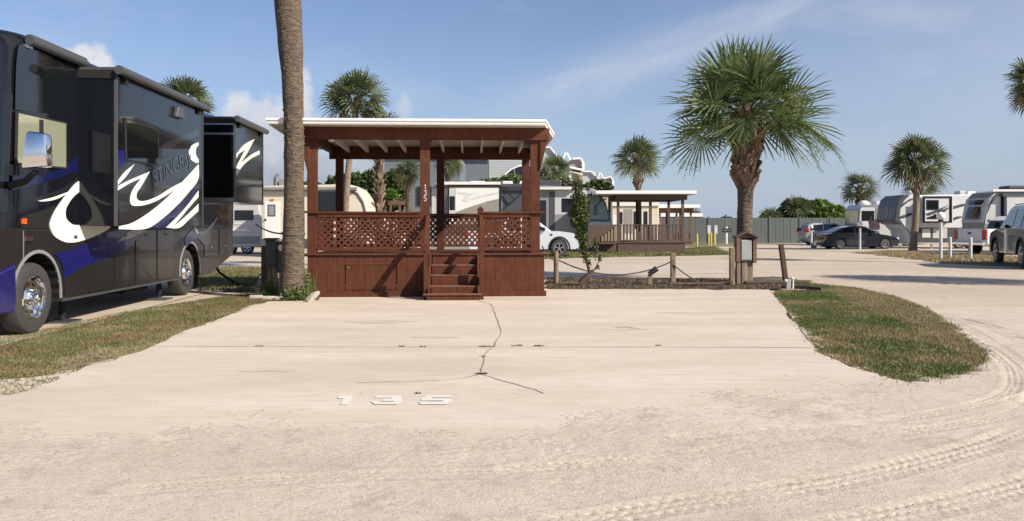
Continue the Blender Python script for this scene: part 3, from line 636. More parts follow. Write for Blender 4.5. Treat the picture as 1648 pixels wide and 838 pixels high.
# railings
RZ = 1.76; LB = .99
def rail(x0, x1, y, par=dk, z1=RZ):
    g = MB(); g.box(x0, x1, y-.06, y+.06, z1-.04, z1); g.box(x0, x1, y-.03, y+.03, z1-.12, z1-.042); r_ = g.build('railing', M['wood'], par, bevel=.004); MB().box(x0, x1, y-.025, y+.025, LB-.035, LB+.02).build('bottom_rail', M['wood'], r_)
    l_ = MB(); lattice(l_, x0, x1, LB+.02, z1-.12, y); l_.build('lattice', M['wood'], r_)
    return r_
rail(.19, 2.30, .02); rail(3.56, DW-.29, .02); rail(.3, DW-.3, DD-.08)
def siderail(x):
    g = MB(); g.box(x-.05, x+.05, .12, DD-.2, RZ-.04, RZ); g.box(x-.03, x+.03, .12, DD-.2, RZ-.12, RZ-.042); r_ = g.build('railing', M['wood'], dk, bevel=.004); MB().box(x-.025, x+.025, .12, DD-.2, LB-.035, LB+.02).build('bottom_rail', M['wood'], r_)
    l_ = MB(); lattice(l_, .12, DD-.2, LB+.02, RZ-.12, x, plane='y'); l_.build('lattice', M['wood'], r_)
siderail(.06); siderail(DW-.14)
MB().box(-.08, .19, -.04, .1, RZ-.035, RZ+.01).build('post_cap_board', M['wood'], dk, bevel=.004); MB().box(DW-.3, DW+.0, -.05, .1, RZ-.035, RZ+.01).build('post_cap_board', M['wood'], dk, bevel=.004)
# steps
st = MB()
TX0, TX1 = 2.56, 3.47
lv = [(.67, -.20, .0), (.475, -.42, -.2), (.27, -.66, -.42), (.13, -.86, -.66)]
for k, (z, y0, y1) in enumerate(lv):
    e0, e1 = (TX0-.02, TX1+.02) if k < 2 else (TX0-.15, TX1+.10)
    b = MB().box(e0, e1, y0-.02, y1, z-.03, z); b.build('tread', M['wood_edge'], dk, bevel=.006)  # paler wood colour stands in for light falling on the step tops
mb = MB(); prev = DF-.03
for k, (z, y0, y1) in enumerate(lv):
    mb.box(TX0, TX1, y1-.012, y1+.01, z, prev); prev = z-.03
mb.box(TX0-.08, TX1+.03, -.85, -.82, 0.0, .098)
mb.build('riser', M['wood'], dk)
mb = MB()
for x in (TX0-.04, TX1+.03):
    mb.prism([(0, DF-.03), (0, .0), (-.80, 0), (-.80, .2), (-.4, .62), (-.1, DF-.03)], x-.02, x+.02, 'yz')
mb.build('stringer', M['wood'], dk, bevel=.003)
for x in (TX0-.10, TX1+.09):
    MB().box(x-.045, x+.045, -.74, -.65, .0, .98).build('stair_post', M['wood'], dk, bevel=.005)
    g = MB(); g.prism([(-.80, .97), (-.80, 1.10), (-.02, 1.70), (.05, 1.70), (.05, 1.57), (-.03, 1.55)], x-.035, x+.035, 'yz'); g.build('handrail', M['wood'], dk, bevel=.005)
MB().box(TX1+.02, TX1+.14, -.02, .09, .0, 1.80).prism([(TX1+.0,1.8),(TX1+.16,1.8),(TX1+.08,1.88)], -.03, .10).build('newel_post', M['wood'], dk, bevel=.005)
MB().lathe([(.001,.0),(.06,.0),(.075,-.05),(.06,-.12),(.001,-.14)], (.42, .35, RT+.12), 'z', 14).build('ceiling_lamp', M['globe'], dk, True)
MB().box(DW-.42, DW-.27, .22, .34, RT-.12, RT+.08).build('speaker_box', M['trim'], dk, bevel=.01)
# ================================================================== wheels, motorhome
def wheel(parent, x, y, z, r, w_, side=-1, rim=None, name='wheel', rimr=.62, chrome=False, spokes=5):
    """axis along local y; side = direction the face looks"""
    t = MB(); h = w_/2
    t.lathe([(r*rimr,-h*.9),(r*.86,-h),(r*.96,-h*.86),(r,-h*.6),(r,h*.6),(r*.96,h*.86),(r*.86,h),(r*rimr,h*.9)], (0,0,0), 'y', 32)
    o = t.build(name, M['rubber'], parent, True); o.location = (x, y, z)
    g = MB(); s = side; rr = r*rimr
    g.lathe([(rr*1.02, s*h*.92),(rr*.94, s*h*.95),(rr*.88, s*h*.6),(rr*.86, s*h*.25),(.001, s*h*.2)], (0,0,0), 'y', 32)
    if chrome:
        o2 = g.build('rim', M['chrome'], o, True)
        q = MB(); q.lathe([(rr*.84, s*h*.3),(rr*.8,s*h*.5),(rr*.55, s*h*.55),(rr*.48, s*h*.85),(rr*.46,s*h*.9),(rr*.26, s*h*.92),(rr*.24,s*h*1.35),(rr*.2,s*h*1.45),(.001,s*h*1.48)], (0,0,0), 'y', 32)
        for i in range(10):
            a = 2*pi*i/10; q.cyl((rr*.37*cos(a), s*h*.85, rr*.37*sin(a)), (rr*.37*cos(a), s*h*1.12, rr*.37*sin(a)), rr*.055, rr*.045, 8)
        q.build('hub_cover', M['chrome'], o, True)
        q = MB()
        for i in range(8):
            a = 2*pi*(i+.3)/8; q.lathe([(.001,0),(rr*.075,0),(rr*.075,s*.004),(.001,s*.004)], (rr*.68*cos(a), s*h*.535, rr*.68*sin(a)), 'y', 10)
        q.build('hand_hole', M['under'], o)
    else:
        o2 = g.build('rim', M['under'], o, True)
        q = MB()
        for i in range(spokes):
            a = 2*pi*i/spokes+.3
            for da in (-.14, .14):
                p0 = (rr*.15*cos(a), s*h*.8, rr*.15*sin(a)); p1 = (rr*.9*cos(a+da), s*h*.72, rr*.9*sin(a+da)); q.bar(p0, p1, rr*.11, .03, (0, 1, 0))
        q.lathe([(rr*1.0, s*h*.93),(rr*1.0, s*h*1.0),(rr*.88, s*h*.95),(rr*.86, s*h*.7)], (0,0,0), 'y', 32)
        q.lathe([(.001, s*h*.95),(rr*.2, s*h*.9),(rr*.22, s*h*.6)], (0,0,0), 'y', 16)
        q.build('spokes', rim or M['alum'], o2)
    return o
mh = empty('motorhome', (MO[0], MO[1], .016), TH, 'long black motorhome with white and blue swoosh graphics and two slide-outs, parked at left', 'motorhome')
mh_rot = (cos(TH), sin(TH))
def mpx(px, py, xo):
    """photo pixel -> (y, z) on the side plane at local x = xo"""
    ax, ay = MO+mrt*xo; k = (px-824)/F   # (ax - sin*t) = k (ay + cos*t)
    t = (ax-k*ay)/(k*cos(TH)+sin(TH)); D = ay+cos(TH)*t
    return (t, CH-.016-(py-HY)/F*D)
SL1, SL2 = .56, .82
def smooth_poly(P, k=5):
    P = [np.array(p, float) for p in P]; n = len(P); out = []; T = []
    for i in range(n):
        a = P[i]-P[i-1]; b = P[(i+1)%n]-P[i]; c_ = (a@b)/(np.linalg.norm(a)*np.linalg.norm(b)+1e-9)
        T.append(None if c_ < .45 else (P[(i+1)%n]-P[i-1])*.5)
    for i in range(n):
        p0, p1 = P[i], P[(i+1)%n]; d = p1-p0; l = np.linalg.norm(d)
        t0 = d if T[i] is None else T[i]*l/(np.linalg.norm(T[i])+1e-9); t1 = d if T[(i+1)%n] is None else T[(i+1)%n]*l/(np.linalg.norm(T[(i+1)%n])+1e-9)
        for j in range(k):
            t = j/k; out.append(tuple((2*t**3-3*t*t+1)*p0+(t**3-2*t*t+t)*t0+(-2*t**3+3*t*t)*p1+(t**3-t*t)*t1))
    return out
def decal(name, pix, mat, xo, parent=mh, lift=.004, crop=None):
    poly = smooth_poly([mpx(p[0], p[1], xo) for p in pix])
    mb = MB(); mb.prism(poly, xo+.0005, xo+lift, 'yz'); return mb.build(name, mat, parent)
def sc_(u0, v0, s, pts): return [(u0+a/s, v0+b/s) for a, b in pts]
# lower body: side profile with arches (front y = 0)
def arch(cy, cz, r, zb, n=14):
    pts = []; a0 = math.asin((zb-cz)/r)
    for i in range(n+1):
        a = a0+(pi-2*a0)*i/n; pts.append((cy+r*cos(a), cz+r*sin(a)))
    return pts   # from far side to near side
FW, RW = 1.02, 7.05
zb = .38; LEN = 10.15
fa = arch(FW, .50, .60, zb+.001); ra = arch(RW, .50, .60, zb+.001)
prof = [(.12, 1.44), (.0, 1.2), (-.05, .9), (-.05, .45)] + [(0.1, .36), (.40, .36)] + fa[::-1][0:] + ra[::-1] + [(8.4, .38), (LEN-.02, .75), (LEN, 1.44)]
mb = MB(); mb.prism(prof, -2.52, 0, 'yz'); mb.build('lower_body', M['hullgrey'], mh, bevel=.008)
mb = MB(); mb.box(-2.5, -.32, .3, 8.6, .42, .6).box(-2.45,-.35,FW-.55,FW+.55,.6,1.2).box(-2.45,-.6,RW-.55,RW+.55,.6,1.2); mb.build('chassis', M['under'], mh)
for cy in (FW, RW):
    mb = MB(); aa = arch(cy, .50, .60, zb+.05, 22); ab = arch(cy, .50, .645, zb+.05, 22)
    mb.prism(aa+ab[::-1], -.02, .012, 'yz'); mb.build('arch_trim', M['silv'], mh)
    mb = MB(); vs = []
    A1 = arch(cy, .50, .598, zb+.01, 22); n = len(A1); mb.add([(-.01, a, b) for a, b in A1]+[(-.6, a, b) for a, b in A1], [(i, i+1, n+i+1, n+i) for i in range(n-1)]); mb.build('wheel_well', M['under'], mh)
# blue bumper corner bulging ahead of the wheel
mb = MB(); mb.prism([(-.3,.35),(.42,.35),(.46,.47),(.44,.98),(-.3,.80)], -.5, .035, 'yz'); mb.prism([(-.3,.35),(-.02,.35),(-.02,.85),(-.3,.80)], -2.55, .03, 'yz'); mb.build('bumper', M['blue'], mh, bevel=.03)
# upper body: horizontal outlines lofted with a round front corner
def outline(z, fr, inset=0, rad=.55):
    pts = []
    x1 = -inset; x0 = -2.52+inset
    for i in range(9):
        a = -pi/2+(pi/2)*i/8; pts.append((x1-rad+rad*cos(a), fr+rad+rad*sin(a), z))
    pts.append((x1, LEN, z)); pts.append((x0, LEN, z))
    for i in range(9):
        a = pi+(pi/2)*i/8; pts.append((x0+rad+rad*cos(a), fr+rad+rad*sin(a), z))
    return pts
lv = [outline(1.44, .02), outline(1.9, .04), outline(2.6, .08), outline(3.4, .14), outline(3.78, .18), outline(3.95, .24, .02), outline(4.04, .34, .07), outline(4.08, .5, .16)]
mb = MB(); n = len(lv[0])
for l in lv: mb.v += l
for k in range(len(lv)-1):
    for i in range(n): mb.f.append((k*n+i, k*n+(i+1)%n, (k+1)*n+(i+1)%n, (k+1)*n+i))
mb.f.append(tuple(range(n))); mb.f.append(tuple((len(lv)-1)*n+i for i in range(n)))
mb.build('upper_body', M['hull'], mh, True)
# windshield: wraps the front
mb = MB(); A = outline(1.65, .03-.012, -.008)+[]; B = outline(3.2, .15-.012, -.008)
fi = list(range(0, 7)); bi = list(range(13, 20))
seq = [i for i in bi]+[i for i in fi]
seq = list(range(13, 20))+list(range(0, 7)); mb.v += [A[i] for i in seq]+[B[i] for i in seq]; k = len(seq)
mb.f += [(i, i+1, k+i+1, k+i) for i in range(k-1)]; mb.build('windshield', M['glass'], mh, True)
# awning tube + topper rails
a0 = mpx(36, 56, .03); a1 = mpx(189, 112, .03)
MB().box(-.02, .08, .75, 2.3, 3.93, 4.04).build('awning_housing', M['trim'], mh, bevel=.02)
MB().cyl((.05,.72,3.95),(.05,2.3,3.95),.06,n=14).build('awning_roller', M['awn'], mh, True)
# slide-outs
def slide(y0, y1, z0, z1, xo, name):
    s = MB().box(-.05, xo, y0, y1, z0, z1).build(name, M['hull'], mh, bevel=.008)
    for yy in (y0-.012, y1-.03): MB().box(xo-.03, xo+.012, yy, yy+.042, z0, z1).build('corner_trim', M['trim'], s)
    MB().box(0, xo+.05, y0-.02, y1+.02, z1+.005, z1+.05).build('slide_topper', M['awn'], s)
    MB().cyl((xo+.07, y0-.08, z1+.0), (xo+.07, y1+.08, z1+.0), .068, n=14).build('topper_roller', M['trim'], s, True)
    for yy in (y0+.25, y1-.32): MB().box(xo+.0, xo+.05, yy, yy+.07, z1-.16, z1-.04).build('roller_bracket', M['under'], s)
    MB().box(-.03, xo+.002, y0-.02, y0-.003, z1-.12, z1-.0).build('topper_end', M['under'], s)
    return s
s1y0, s1y1 = mpx(187, 300, SL1)[0], mpx(326, 300, SL1)[0]
s2y0, s2y1 = mpx(378, 250, SL2)[0], mpx(423, 250, SL2)[0]
z1a = mpx(189, 112, SL1)[1]
sl1 = slide(s1y0, s1y1, 1.47, z1a-.02, SL1, 'slide_out'); sl2 = slide(s2y0, s2y1, 1.98, mpx(380, 192, SL2)[1], SL2, 'slide_out')
MB().box(0, SL1, s1y0-.006, s1y0-.001, 1.52, 3.7).build('end_panel', M['hull'], sl1)
zt2 = mpx(380,192,SL2)[1]
MB().box(.08, SL2-.06, s2y0-.012, s2y0-.001, 2.1, zt2-.45).build('end_window', M['glass'], sl2); [MB().box(.03, SL2-.02, s2y0-.025, s2y0-.001, a_, b_).build('end_trim', M['alum'], sl2) for a_, b_ in ((zt2-.35, zt2-.30), (1.99, 2.08), (zt2-.13, zt2-.1))]
# windows
def framed(name, pix, xo, parent, gm=None):
    poly = [mpx(p[0], p[1], xo) for p in pix]
    f = MB().prism(poly, xo+.001, xo+.02, 'yz').build(name, M['under'], parent, bevel=.004)
    c = np.mean(np.array(poly), 0); q = [tuple(c+(np.array(p)-c)*.93) for p in poly]
    MB().prism(q, xo+.021, xo+.026, 'yz').build('pane', gm or M['glass'], f); return f
wdw = framed('side_window', [(199,189),(254,208),(254,266),(201,259)], SL1, sl1)
# front side glass: dark upper band, lower cab window in the cream of the interior
decal('side_glass', [(28,80),(38,69),(100,102),(106,186),(24,176)], M['glass'], 0, mh, .005)
cw = framed('cab_window', [(24,178),(106,197),(106,272),(22,264)], 0, mh, M['glassw'])
c0 = mpx(60,222,0)[0]; c0b = mpx(66,222,0)[0]
zt, zb_ = mpx(60,186,0)[1], mpx(60,267,0)[1]
MB().box(.028,.036,c0,c0b,zb_+.03,zt-.05).build('window_bar', M['under'], cw)
# compartment doors and seams below
def seam(px, y0=370, y1=455): 
    t = mpx(px, 400, 0)[0]; return t
for pa, pb in ((103,136),(136,178),(184,216),(217,250),(252,278)):
    ya, yb = mpx(pa,400,0)[0], mpx(pb,400,0)[0]
    d_ = MB().box(.0, .012, ya+.02, yb-.02, .44, 1.40).build('bay_door', M['hullgrey2'] if pa > 140 else M['hullgrey'], mh, bevel=.004)
    MB().box(.012, .02, (ya+yb)/2-.05, (ya+yb)/2+.05, 1.28, 1.33).build('door_latch', M['trim'], d_)
for pa, pb in ((328,350),(352,371)):
    ya, yb = mpx(pa,400,0)[0], mpx(pb,400,0)[0]
    d_ = MB().box(.0, .012, ya+.02, yb-.02, .78, 1.40).build('bay_door', M['hullgrey2'], mh, bevel=.004)
    MB().box(.012, .02, (ya+yb)/2-.05, (ya+yb)/2+.05, .95, 1.0).build('door_latch', M['alum'], d_)
MB().box(.001, .006, .6, LEN-.02, 1.405, 1.418).build('belt_seam', M['under'], mh)
MB().box(.0, .015, FW+.66, RW-.66, .375, .41).build('skirt_trim', M['trim'], mh)
y15 = mpx(15,400,0)[0]
# graphics on the flat side
decal('graphic', [(35,366.5),(35,348),(60,341),(82,333),(88,330),(84,352),(92,366.5)], M['dgr'], 0, lift=.003)
decal('graphic', sc_(50,180,3.494,[(0,490),(60,470),(200,415),(285,350),(290,375),(205,440),(30,498)]), M['dgr2'], 0, lift=.0035)
decal('blue_graphic', [(20,282),(75,280),(128,250),(128,274),(75,292),(20,306)], M['bluedark'], 0, lift=.003)
decal('blue_graphic', sc_(0,300,2.793,[(245,305),(290,290),(340,275),(410,245),(490,205),(520,192),(640,200),(555,290),(450,330),(370,362),(283,415),(281,370),(268,335)]), M['blue'], 0, lift=.014)
decal('white_graphic', sc_(50,180,3.494,[(290,375),(250,400),(215,440),(170,500),(130,560),(105,620),(105,655),(120,690),(150,715),(190,732),(240,733),(300,718),(360,695),(420,665),(445,645),(400,638),(310,633),(240,635),(210,620),(190,590),(190,550),(205,515),(235,475),(265,450),(290,435)]), M['dwhite'], 0, lift=.0165)
decal('white_graphic', sc_(50,180,3.494,[(35,500),(120,480),(205,450),(200,458),(140,490),(70,503)]), M['dwhite'], 0, lift=.006)
decal('white_graphic', sc_(180,180,3.807,[(25,800),(75,755),(120,722),(208,722),(130,765)]), M['silv'], 0, lift=.0165)  # white swoosh tail, coloured grey for the shade under the slide-out
decal('silver_graphic', sc_(310,170,3.1,[(5,605),(30,625),(70,610),(125,545),(100,600),(60,640),(20,640)]), M['silv'], 0, lift=.0165)
decal('blue_graphic', [(310,368),(345,368),(338,382),(330,395),(318,384),(306,390),(298,400),(296,384)], M['bluedark'], 0, lift=.0135)
Z = lambda pts: sc_(180,180,3.807,pts)
decal('graphic', Z([(32,260),(80,235),(120,300),(230,340),(240,480),(330,500),(440,425),(530,320),(530,700),(42,700)]), M['dgr2'], SL1, sl1, .003)
decal('graphic', Z([(42,480),(140,440),(190,400),(120,480),(100,560),(150,600),(230,590),(300,560),(230,620),(120,670),(42,690)]), M['dgr'], SL1, sl1, .0035)
decal('blue_graphic', Z([(32,240),(75,230),(90,310),(32,345)]), M['blue'], SL1, sl1, .0045)
decal('blue_graphic', Z([(210,712),(300,662),(400,575),(500,470),(540,430),(540,465),(470,560),(400,640),(330,708)]), M['bluedark'], SL1, sl1, .0045)
decal('silver_graphic', Z([(285,215),(330,190),(420,150),(520,105),(530,110),(530,150),(420,190),(350,230),(288,290)]), M['dgr2'], SL1, sl1, .0035)
for pts in ([(32,425),(80,365),(137,320),(110,360),(80,400),(35,447)],
 [(32,455),(100,420),(170,390),(230,365),(205,410),(175,460),(150,500),(150,530),(170,545),(220,540),(290,510),(360,465),(437,425),(370,485),(290,535),(220,565),(160,575),(120,570),(110,545),(115,505),(140,455),(180,405),(110,435),(35,480)],
 [(42,700),(120,680),(220,620),(320,540),(400,460),(480,375),(530,320),(530,405),(480,480),(400,570),(300,660),(210,715),(42,718)],
 [(530,185),(490,205),(470,245),(480,285),(510,310),(530,312),(530,290),(515,265),(513,235),(520,215),(530,205)],
 [(330,708),(400,640),(470,560),(530,480),(530,520),(460,600),(385,690),(385,695),(450,640),(530,562),(530,606),(470,660),(412,710)]):
    decal('white_graphic', Z(pts), M['dwhite'], SL1, sl1, .006)
decal('white_graphic', sc_(310,170,3.1,[(218,240),(255,195),(308,165),(275,230),(240,285),(290,245),(333,222),(333,242),(290,265),(245,305),(219,350),(218,310),(235,270),(262,220),(230,240),(218,262)]), M['dwhite'], SL2, sl2, .006)
decal('graphic', sc_(310,170,3.1,[(218,350),(245,310),(290,270),(333,245),(333,395),(225,395)]), M['dgr2'], SL2, sl2, .003)
ta = mpx(246, 300, SL1); tb = mpx(308, 262, SL1)
tcu = bpy.data.curves.new('t', 'FONT'); tcu.body = 'STINGRay'; tcu.size = 1; tcu.extrude = .001; to = bpy.data.objects.new('t', tcu); C.objects.link(to)
bpy.context.view_layer.update(); tm = bpy.data.meshes.new_from_object(to.evaluated_get(bpy.context.evaluated_depsgraph_get())); bpy.data.objects.remove(to)
tl = max(v_.co.x for v_ in tm.vertices); ln = math.hypot(tb[0]-ta[0], tb[1]-ta[1]); k = ln/tl; an = math.atan2(tb[1]-ta[1], tb[0]-ta[0])
for v_ in tm.vertices:
    x, y = v_.co.x*k, v_.co.y*k*.85; v_.co = (SL1+.0075+v_.co.z, ta[0]+x*cos(an)-y*sin(an), ta[1]+x*sin(an)+y*cos(an))
tm.materials.append(pbr('ghost_lettering', (.034, .036, .040), .12, 0, .4)); lt = bpy.data.objects.new('lettering', tm); C.objects.link(lt); lt.parent = sl1
for px, py, xo in ((284,181,SL1),):
    t, z = mpx(px, py, xo); MB().prism([(t-.2,z-.1),(t+.2,z-.1),(t+.16,z+.1),(t-.12,z+.1)], xo, xo+.09, 'yz').build('porch_light', M['trim'], sl1, bevel=.02)
t, z = mpx(44, 75, 0); MB().box(.0,.03,t-.08,t+.08,z-.02,z+.02).build('marker_light', M['alum'], mh)
t, z = mpx(5, 355, 0); 
# mirror on an arm
t, z = mpx(62, 277, .12)
ym, zm = mpx(55, 243, .42)
MB().prism([(.30,zm-.23),(.62,zm-.20),(.60,zm+.22),(.36,zm+.25)], ym-.10, ym+.10, 'xz').build('mirror_head', M['chrome'], mh, True, .04)
MB().tube([(0,ym+.25,zm-.42),(.25,ym+.1,zm-.38),(.44,ym+.0,zm-.26)], [.05,.045,.035], 10).build('mirror_arm', M['under'], mh, True)
MB().box(.0,.02,.62,.72,1.50,1.57).build('clearance_lamp', M['amber'], mh)
MB().box(.0,.03,.72,.86,1.27,1.33).build('door_handle', M['chrome'], mh)
MB().box(.001,.006,.66,.672,.95,1.42).build('panel_seam', M['silv'], mh)
for cy in (FW, RW):
    wheel(mh, -.20 if cy == FW else -.20, cy, .485, .485, .28, 1, chrome=True) if False else None
def wheelx(cy, xoff):
    e = wheel(mh, 0, 0, 0, .485, .28, -1, chrome=True, rimr=.62); e.rotation_euler = (0, 0, pi/2); e.location = (xoff, cy, .485); return e
for cy, xo in ((FW, -.17), (RW, -.20), (FW, -2.3), (RW, -2.3)):
    e = wheelx(cy, xo)
    if xo < -1: e.rotation_euler = (0, 0, -pi/2)
# leveling jacks, rear box, rear ladder, roof units
for x, y in ((-.25, 6.0), (-.3, 2.3), (-2.2, 6.0)):
    j = MB().cyl((x,y,.12),(x,y,.6),.05).cyl((x,y,.05),(x,y,.3),.035).build('leveling_jack', M['under'], mh, True); MB().box(x-.2,x+.2,y-.2,y+.2,.0,.03).build('jack_pad', M['trim'], j)
MB().box(-2.1,-.5,5.0,6.1,.2,.5).build('fuel_tank', M['under'], mh, bevel=.03)
for y in (2.6, 6.6): MB().box(-1.7,-.9,y,y+.95,4.07,4.28).build('roof_air_conditioner', M['trim'], mh, bevel=.06)
MB().box(-2.52,0,LEN,LEN+.05,1.5,3.95).build('rear_panel', M['hull'], mh, bevel=.02)
MB().box(-2.2,-.3,LEN+.052,LEN+.06,1.9,2.9).build('rear_window', M['glass'], mh)
MB().box(-.14,-.04,7.66,7.68,.1,.62).build('mud_flap', M['under'], mh)
# ================================================================== cars
def car(name, label, cat, loc, rz, L_, Wd, lower, green, wins, front_g, rear_g, wh, wr, paint, zb, group=None, beltz=1.0, roofz_=1.45, bed=None, rails=False, cladding=None, lights=(), tail=(), mirror=(.6, 1.0)):
    c = empty(name, (*loc, 0), rz, label, cat, group)
    hw = Wd/2
    pr = [lower[0]]
    ar = wr*1.14
    bot = []
    for cx in wh: bot += arch(cx, wr*1.0, ar, zb, 12)[::-1]
    poly = lower+[(lower[-1][0]-.1, zb)]
    fr_last = lower[-1]
    pts = list(lower)+[(lower[-1][0]-.12, zb)]
    for cx in sorted(wh, reverse=True): pts += arch(cx, wr, ar, zb, 12)
    pts += [(lower[0][0]+.1, zb)]
    cx_ = np.mean([p[0] for p in lower]); 
    def sl(y, s): return [((x-cx_)*s+cx_, y, z if z < beltz*.8 else z-(1-s)*.6) for x, z in pts]
    mb = MB(); n = len(pts)
    secs = [sl(-hw, .975), sl(-hw+.09, .995), sl(-hw+.3, 1), sl(hw-.3, 1), sl(hw-.09, .995), sl(hw, .975)]
    for s_ in secs: mb.v += s_
    for k in range(5):
        for i in range(n): mb.f.append((k*n+i, k*n+(i+1)%n, (k+1)*n+(i+1)%n, (k+1)*n+i))
    mb.f.append(tuple(range(n))); mb.f.append(tuple(5*n+i for i in range(n)))
    body = mb.build('body', paint, c, True)
    gb = hw-.07; gt = hw-.27
    def ghw(z): return gb+(gt-gb)*max(0, min(1, (z-beltz)/(roofz_-beltz)))
    mb = MB(); n = len(green); mb.v += [(x, -ghw(z), z) for x, z in green]+[(x, ghw(z), z) for x, z in green]
    mb.f += [tuple(range(n)), tuple(range(n, 2*n))]+[(i, (i+1)%n, n+(i+1)%n, n+i) for i in range(n)]
    mb.build('cabin', paint, c, bevel=.03)
    for s in (-1, 1):
        for wp in wins:
            mb = MB(); m = len(wp); mb.v += [(x, s*(ghw(z)+.004), z) for x, z in wp]+[(x, s*(ghw(z)+.012), z) for x, z in wp]
            mb.f += [tuple(range(m)), tuple(range(m, 2*m))]+[(i, (i+1)%m, m+(i+1)%m, m+i) for i in range(m)]; mb.build('window', M['glass'], c)
    for nm, (p0, p1) in (('windshield', front_g), ('rear_window', rear_g)):
        d = np.array(p1)-np.array(p0); nn = np.array((d[1], -d[0])); nn /= np.linalg.norm(nn)
        if (nm == 'windshield') != (nn[0] > 0): nn = -nn
        a = np.array(p0)+d*.08+nn*.012; b = np.array(p1)-d*.08+nn*.012
        mb = MB(); ya, yb = ghw(a[1])-.07, ghw(b[1])-.07
        q0 = [(a[0], -ya, a[1]), (a[0], ya, a[1]), (b[0], yb, b[1]), (b[0], -yb, b[1])]; mb.v += q0+[(x-nn[0]*.008, y, z-nn[1]*.008) for x, y, z in q0]
        mb.f += [(0,1,2,3),(7,6,5,4),(0,1,5,4),(1,2,6,5),(2,3,7,6),(3,0,4,7)]; mb.build(nm, M['glass'], c)
    for cx in wh:
        for s in (-1, 1): wheel(c, cx, s*(hw-.13), wr, wr, .22, s, M['alum'])
    mb = MB(); mb.box(min(wh)-.6, max(wh)+.6, -hw+.28, hw-.28, zb-.05, zb+.35); mb.build('underbody', M['under'], c)
    for s in (-1, 1):
        mm = MB().box(mirror[0]-.07, mirror[0]+.07, s*(hw+.10)-.09, s*(hw+.10)+.09, mirror[1], mirror[1]+.16).build('mirror', M['under'] if cladding else paint, c, bevel=.03)
        for x_ in [(wp[0][0]+wp[1][0])/2 for wp in wins[:2]]: MB().box(x_-.09, x_+.09, s*hw-.006, s*hw+.02, beltz-.14, beltz-.11).build('door_handle', M['trim'], c)
        for (x0, x1, z0, z1) in lights: MB().box(x0, x1, s*(hw-.30)-.14, s*(hw-.02)*1 if s > 0 else s*(hw-.30)+.14, z0, z1).build('headlight', M['lens'], c, bevel=.02) if False else MB().box(x0, x1, min(s*(hw-.42), s*(hw-.02)), max(s*(hw-.42), s*(hw-.02)), z0, z1).build('headlight', M['lens'], c, bevel=.03)
        for (x0, x1, z0, z1) in tail: MB().box(x0, x1, min(s*(hw-.24), s*(hw+.0)), max(s*(hw-.24), s*(hw+.0)), z0, z1).build('tail_light', M['redl'], c, bevel=.02)
    if cladding:
        for s in (-1, 1):
            for cx in wh:
                a = arch(cx, wr, ar, zb, 14); b = arch(cx, wr, ar+.07, zb, 14); MB().prism(a+b[::-1], s*(hw-.03), s*(hw+.012)).build('arch_flare', M['under'], c)
    if rails: MB().box(-1.6, .4, -hw+.36, -hw+.40, roofz_+.03, roofz_+.06).box(-1.6, .4, hw-.40, hw-.36, roofz_+.03, roofz_+.06).build('roof_rail', M['under'], c)
    return c
D = 49.7; x0, _ = G(1388, 401.0)
sed = car('parked_sedan', 'dark blue-grey sedan parked side-on facing right, beside the small globe lamp', 'car', ((1388-824)/F*D, D+.9), R(2), 4.7, 1.82,
 [(-2.33,.35),(-2.36,.62),(-2.30,.94),(-1.85,1.02),(-1.2,1.0),(.95,.97),(1.6,.88),(2.15,.74),(2.34,.55),(2.30,.3)],
 [(-1.95,1.0),(-1.1,1.36),(-.45,1.45),(.25,1.43),(1.2,.95)],
 [[(-1.35,1.04),(-.95,1.31),(-.5,1.38),(-.45,1.04)],[(-.38,1.04),(-.42,1.38),(.2,1.36),(.85,1.02)]],
 ((1.2,.95),(.25,1.43)), ((-1.95,1.0),(-1.1,1.36)), (-1.42,1.42), .33, M['cardark'], .2, lights=((2.0,2.30,.60,.74),), tail=((-2.36,-2.1,.78,.92),), mirror=(.65,1.0))
D = 60
car('parked_crossover', 'silver-grey crossover parked behind the dark sedan, tail towards the fence', 'car', ((1345-824)/F*D, D+.9), 0, 4.6, 1.84,
 [(-2.2,.4),(-2.28,.65),(-2.22,1.05),(-1.2,1.08),(1.0,1.05),(1.7,.98),(2.15,.85),(2.25,.6),(2.22,.35)],
 [(-2.18,1.05),(-1.95,1.52),(-1.6,1.66),(.1,1.65),(1.15,1.05)],
 [[(-1.75,1.12),(-1.6,1.5),(-.9,1.56),(-.9,1.1)],[(-.82,1.1),(-.82,1.56),(.05,1.55),(.8,1.1)]],
 ((1.15,1.05),(.1,1.65)), ((-2.18,1.05),(-1.95,1.52)), (-1.35,1.3), .36, M['carsilver'], .24, beltz=1.08, roofz_=1.66, lights=((1.95,2.2,.75,.92),), tail=((-2.29,-2.0,.95,1.28),), cladding=True)
D = 37
car('pickup_truck', 'silver-white pickup truck nosing out from behind the red-brown deck', 'pickup truck', ((842-824)/F*D, D+.95), R(-1), 5.3, 1.9,
 [(-2.6,.5),(-2.68,.7),(-2.66,1.12),(-.9,1.12),(1.1,1.13),(1.7,1.12),(2.45,1.02),(2.6,.9),(2.64,.6),(2.58,.42)],
 [(-.95,1.1),(-.85,1.62),(-.4,1.80),(.35,1.80),(1.35,1.10)],
 [[(-.72,1.18),(-.7,1.62),(-.1,1.70),(-.1,1.16)],[(0,1.16),(0,1.70),(.35,1.68),(1.05,1.16)]],
 ((1.35,1.10),(.35,1.80)), ((-.95,1.1),(-.85,1.62)), (-1.55,1.68), .39, M['carwhite'], .36, beltz=1.14, roofz_=1.80, lights=((2.25,2.60,.86,.99),), tail=((-2.69,-2.5,.75,1.08),), cladding=True, mirror=(.95,1.12))
_o = bpy.data.objects['pickup_truck']; _o.scale = (1, 1, 1.09)
MB().box(2.45,2.68,-.85,.85,.42,.62).build('front_bumper', M['under'], _o, bevel=.04)
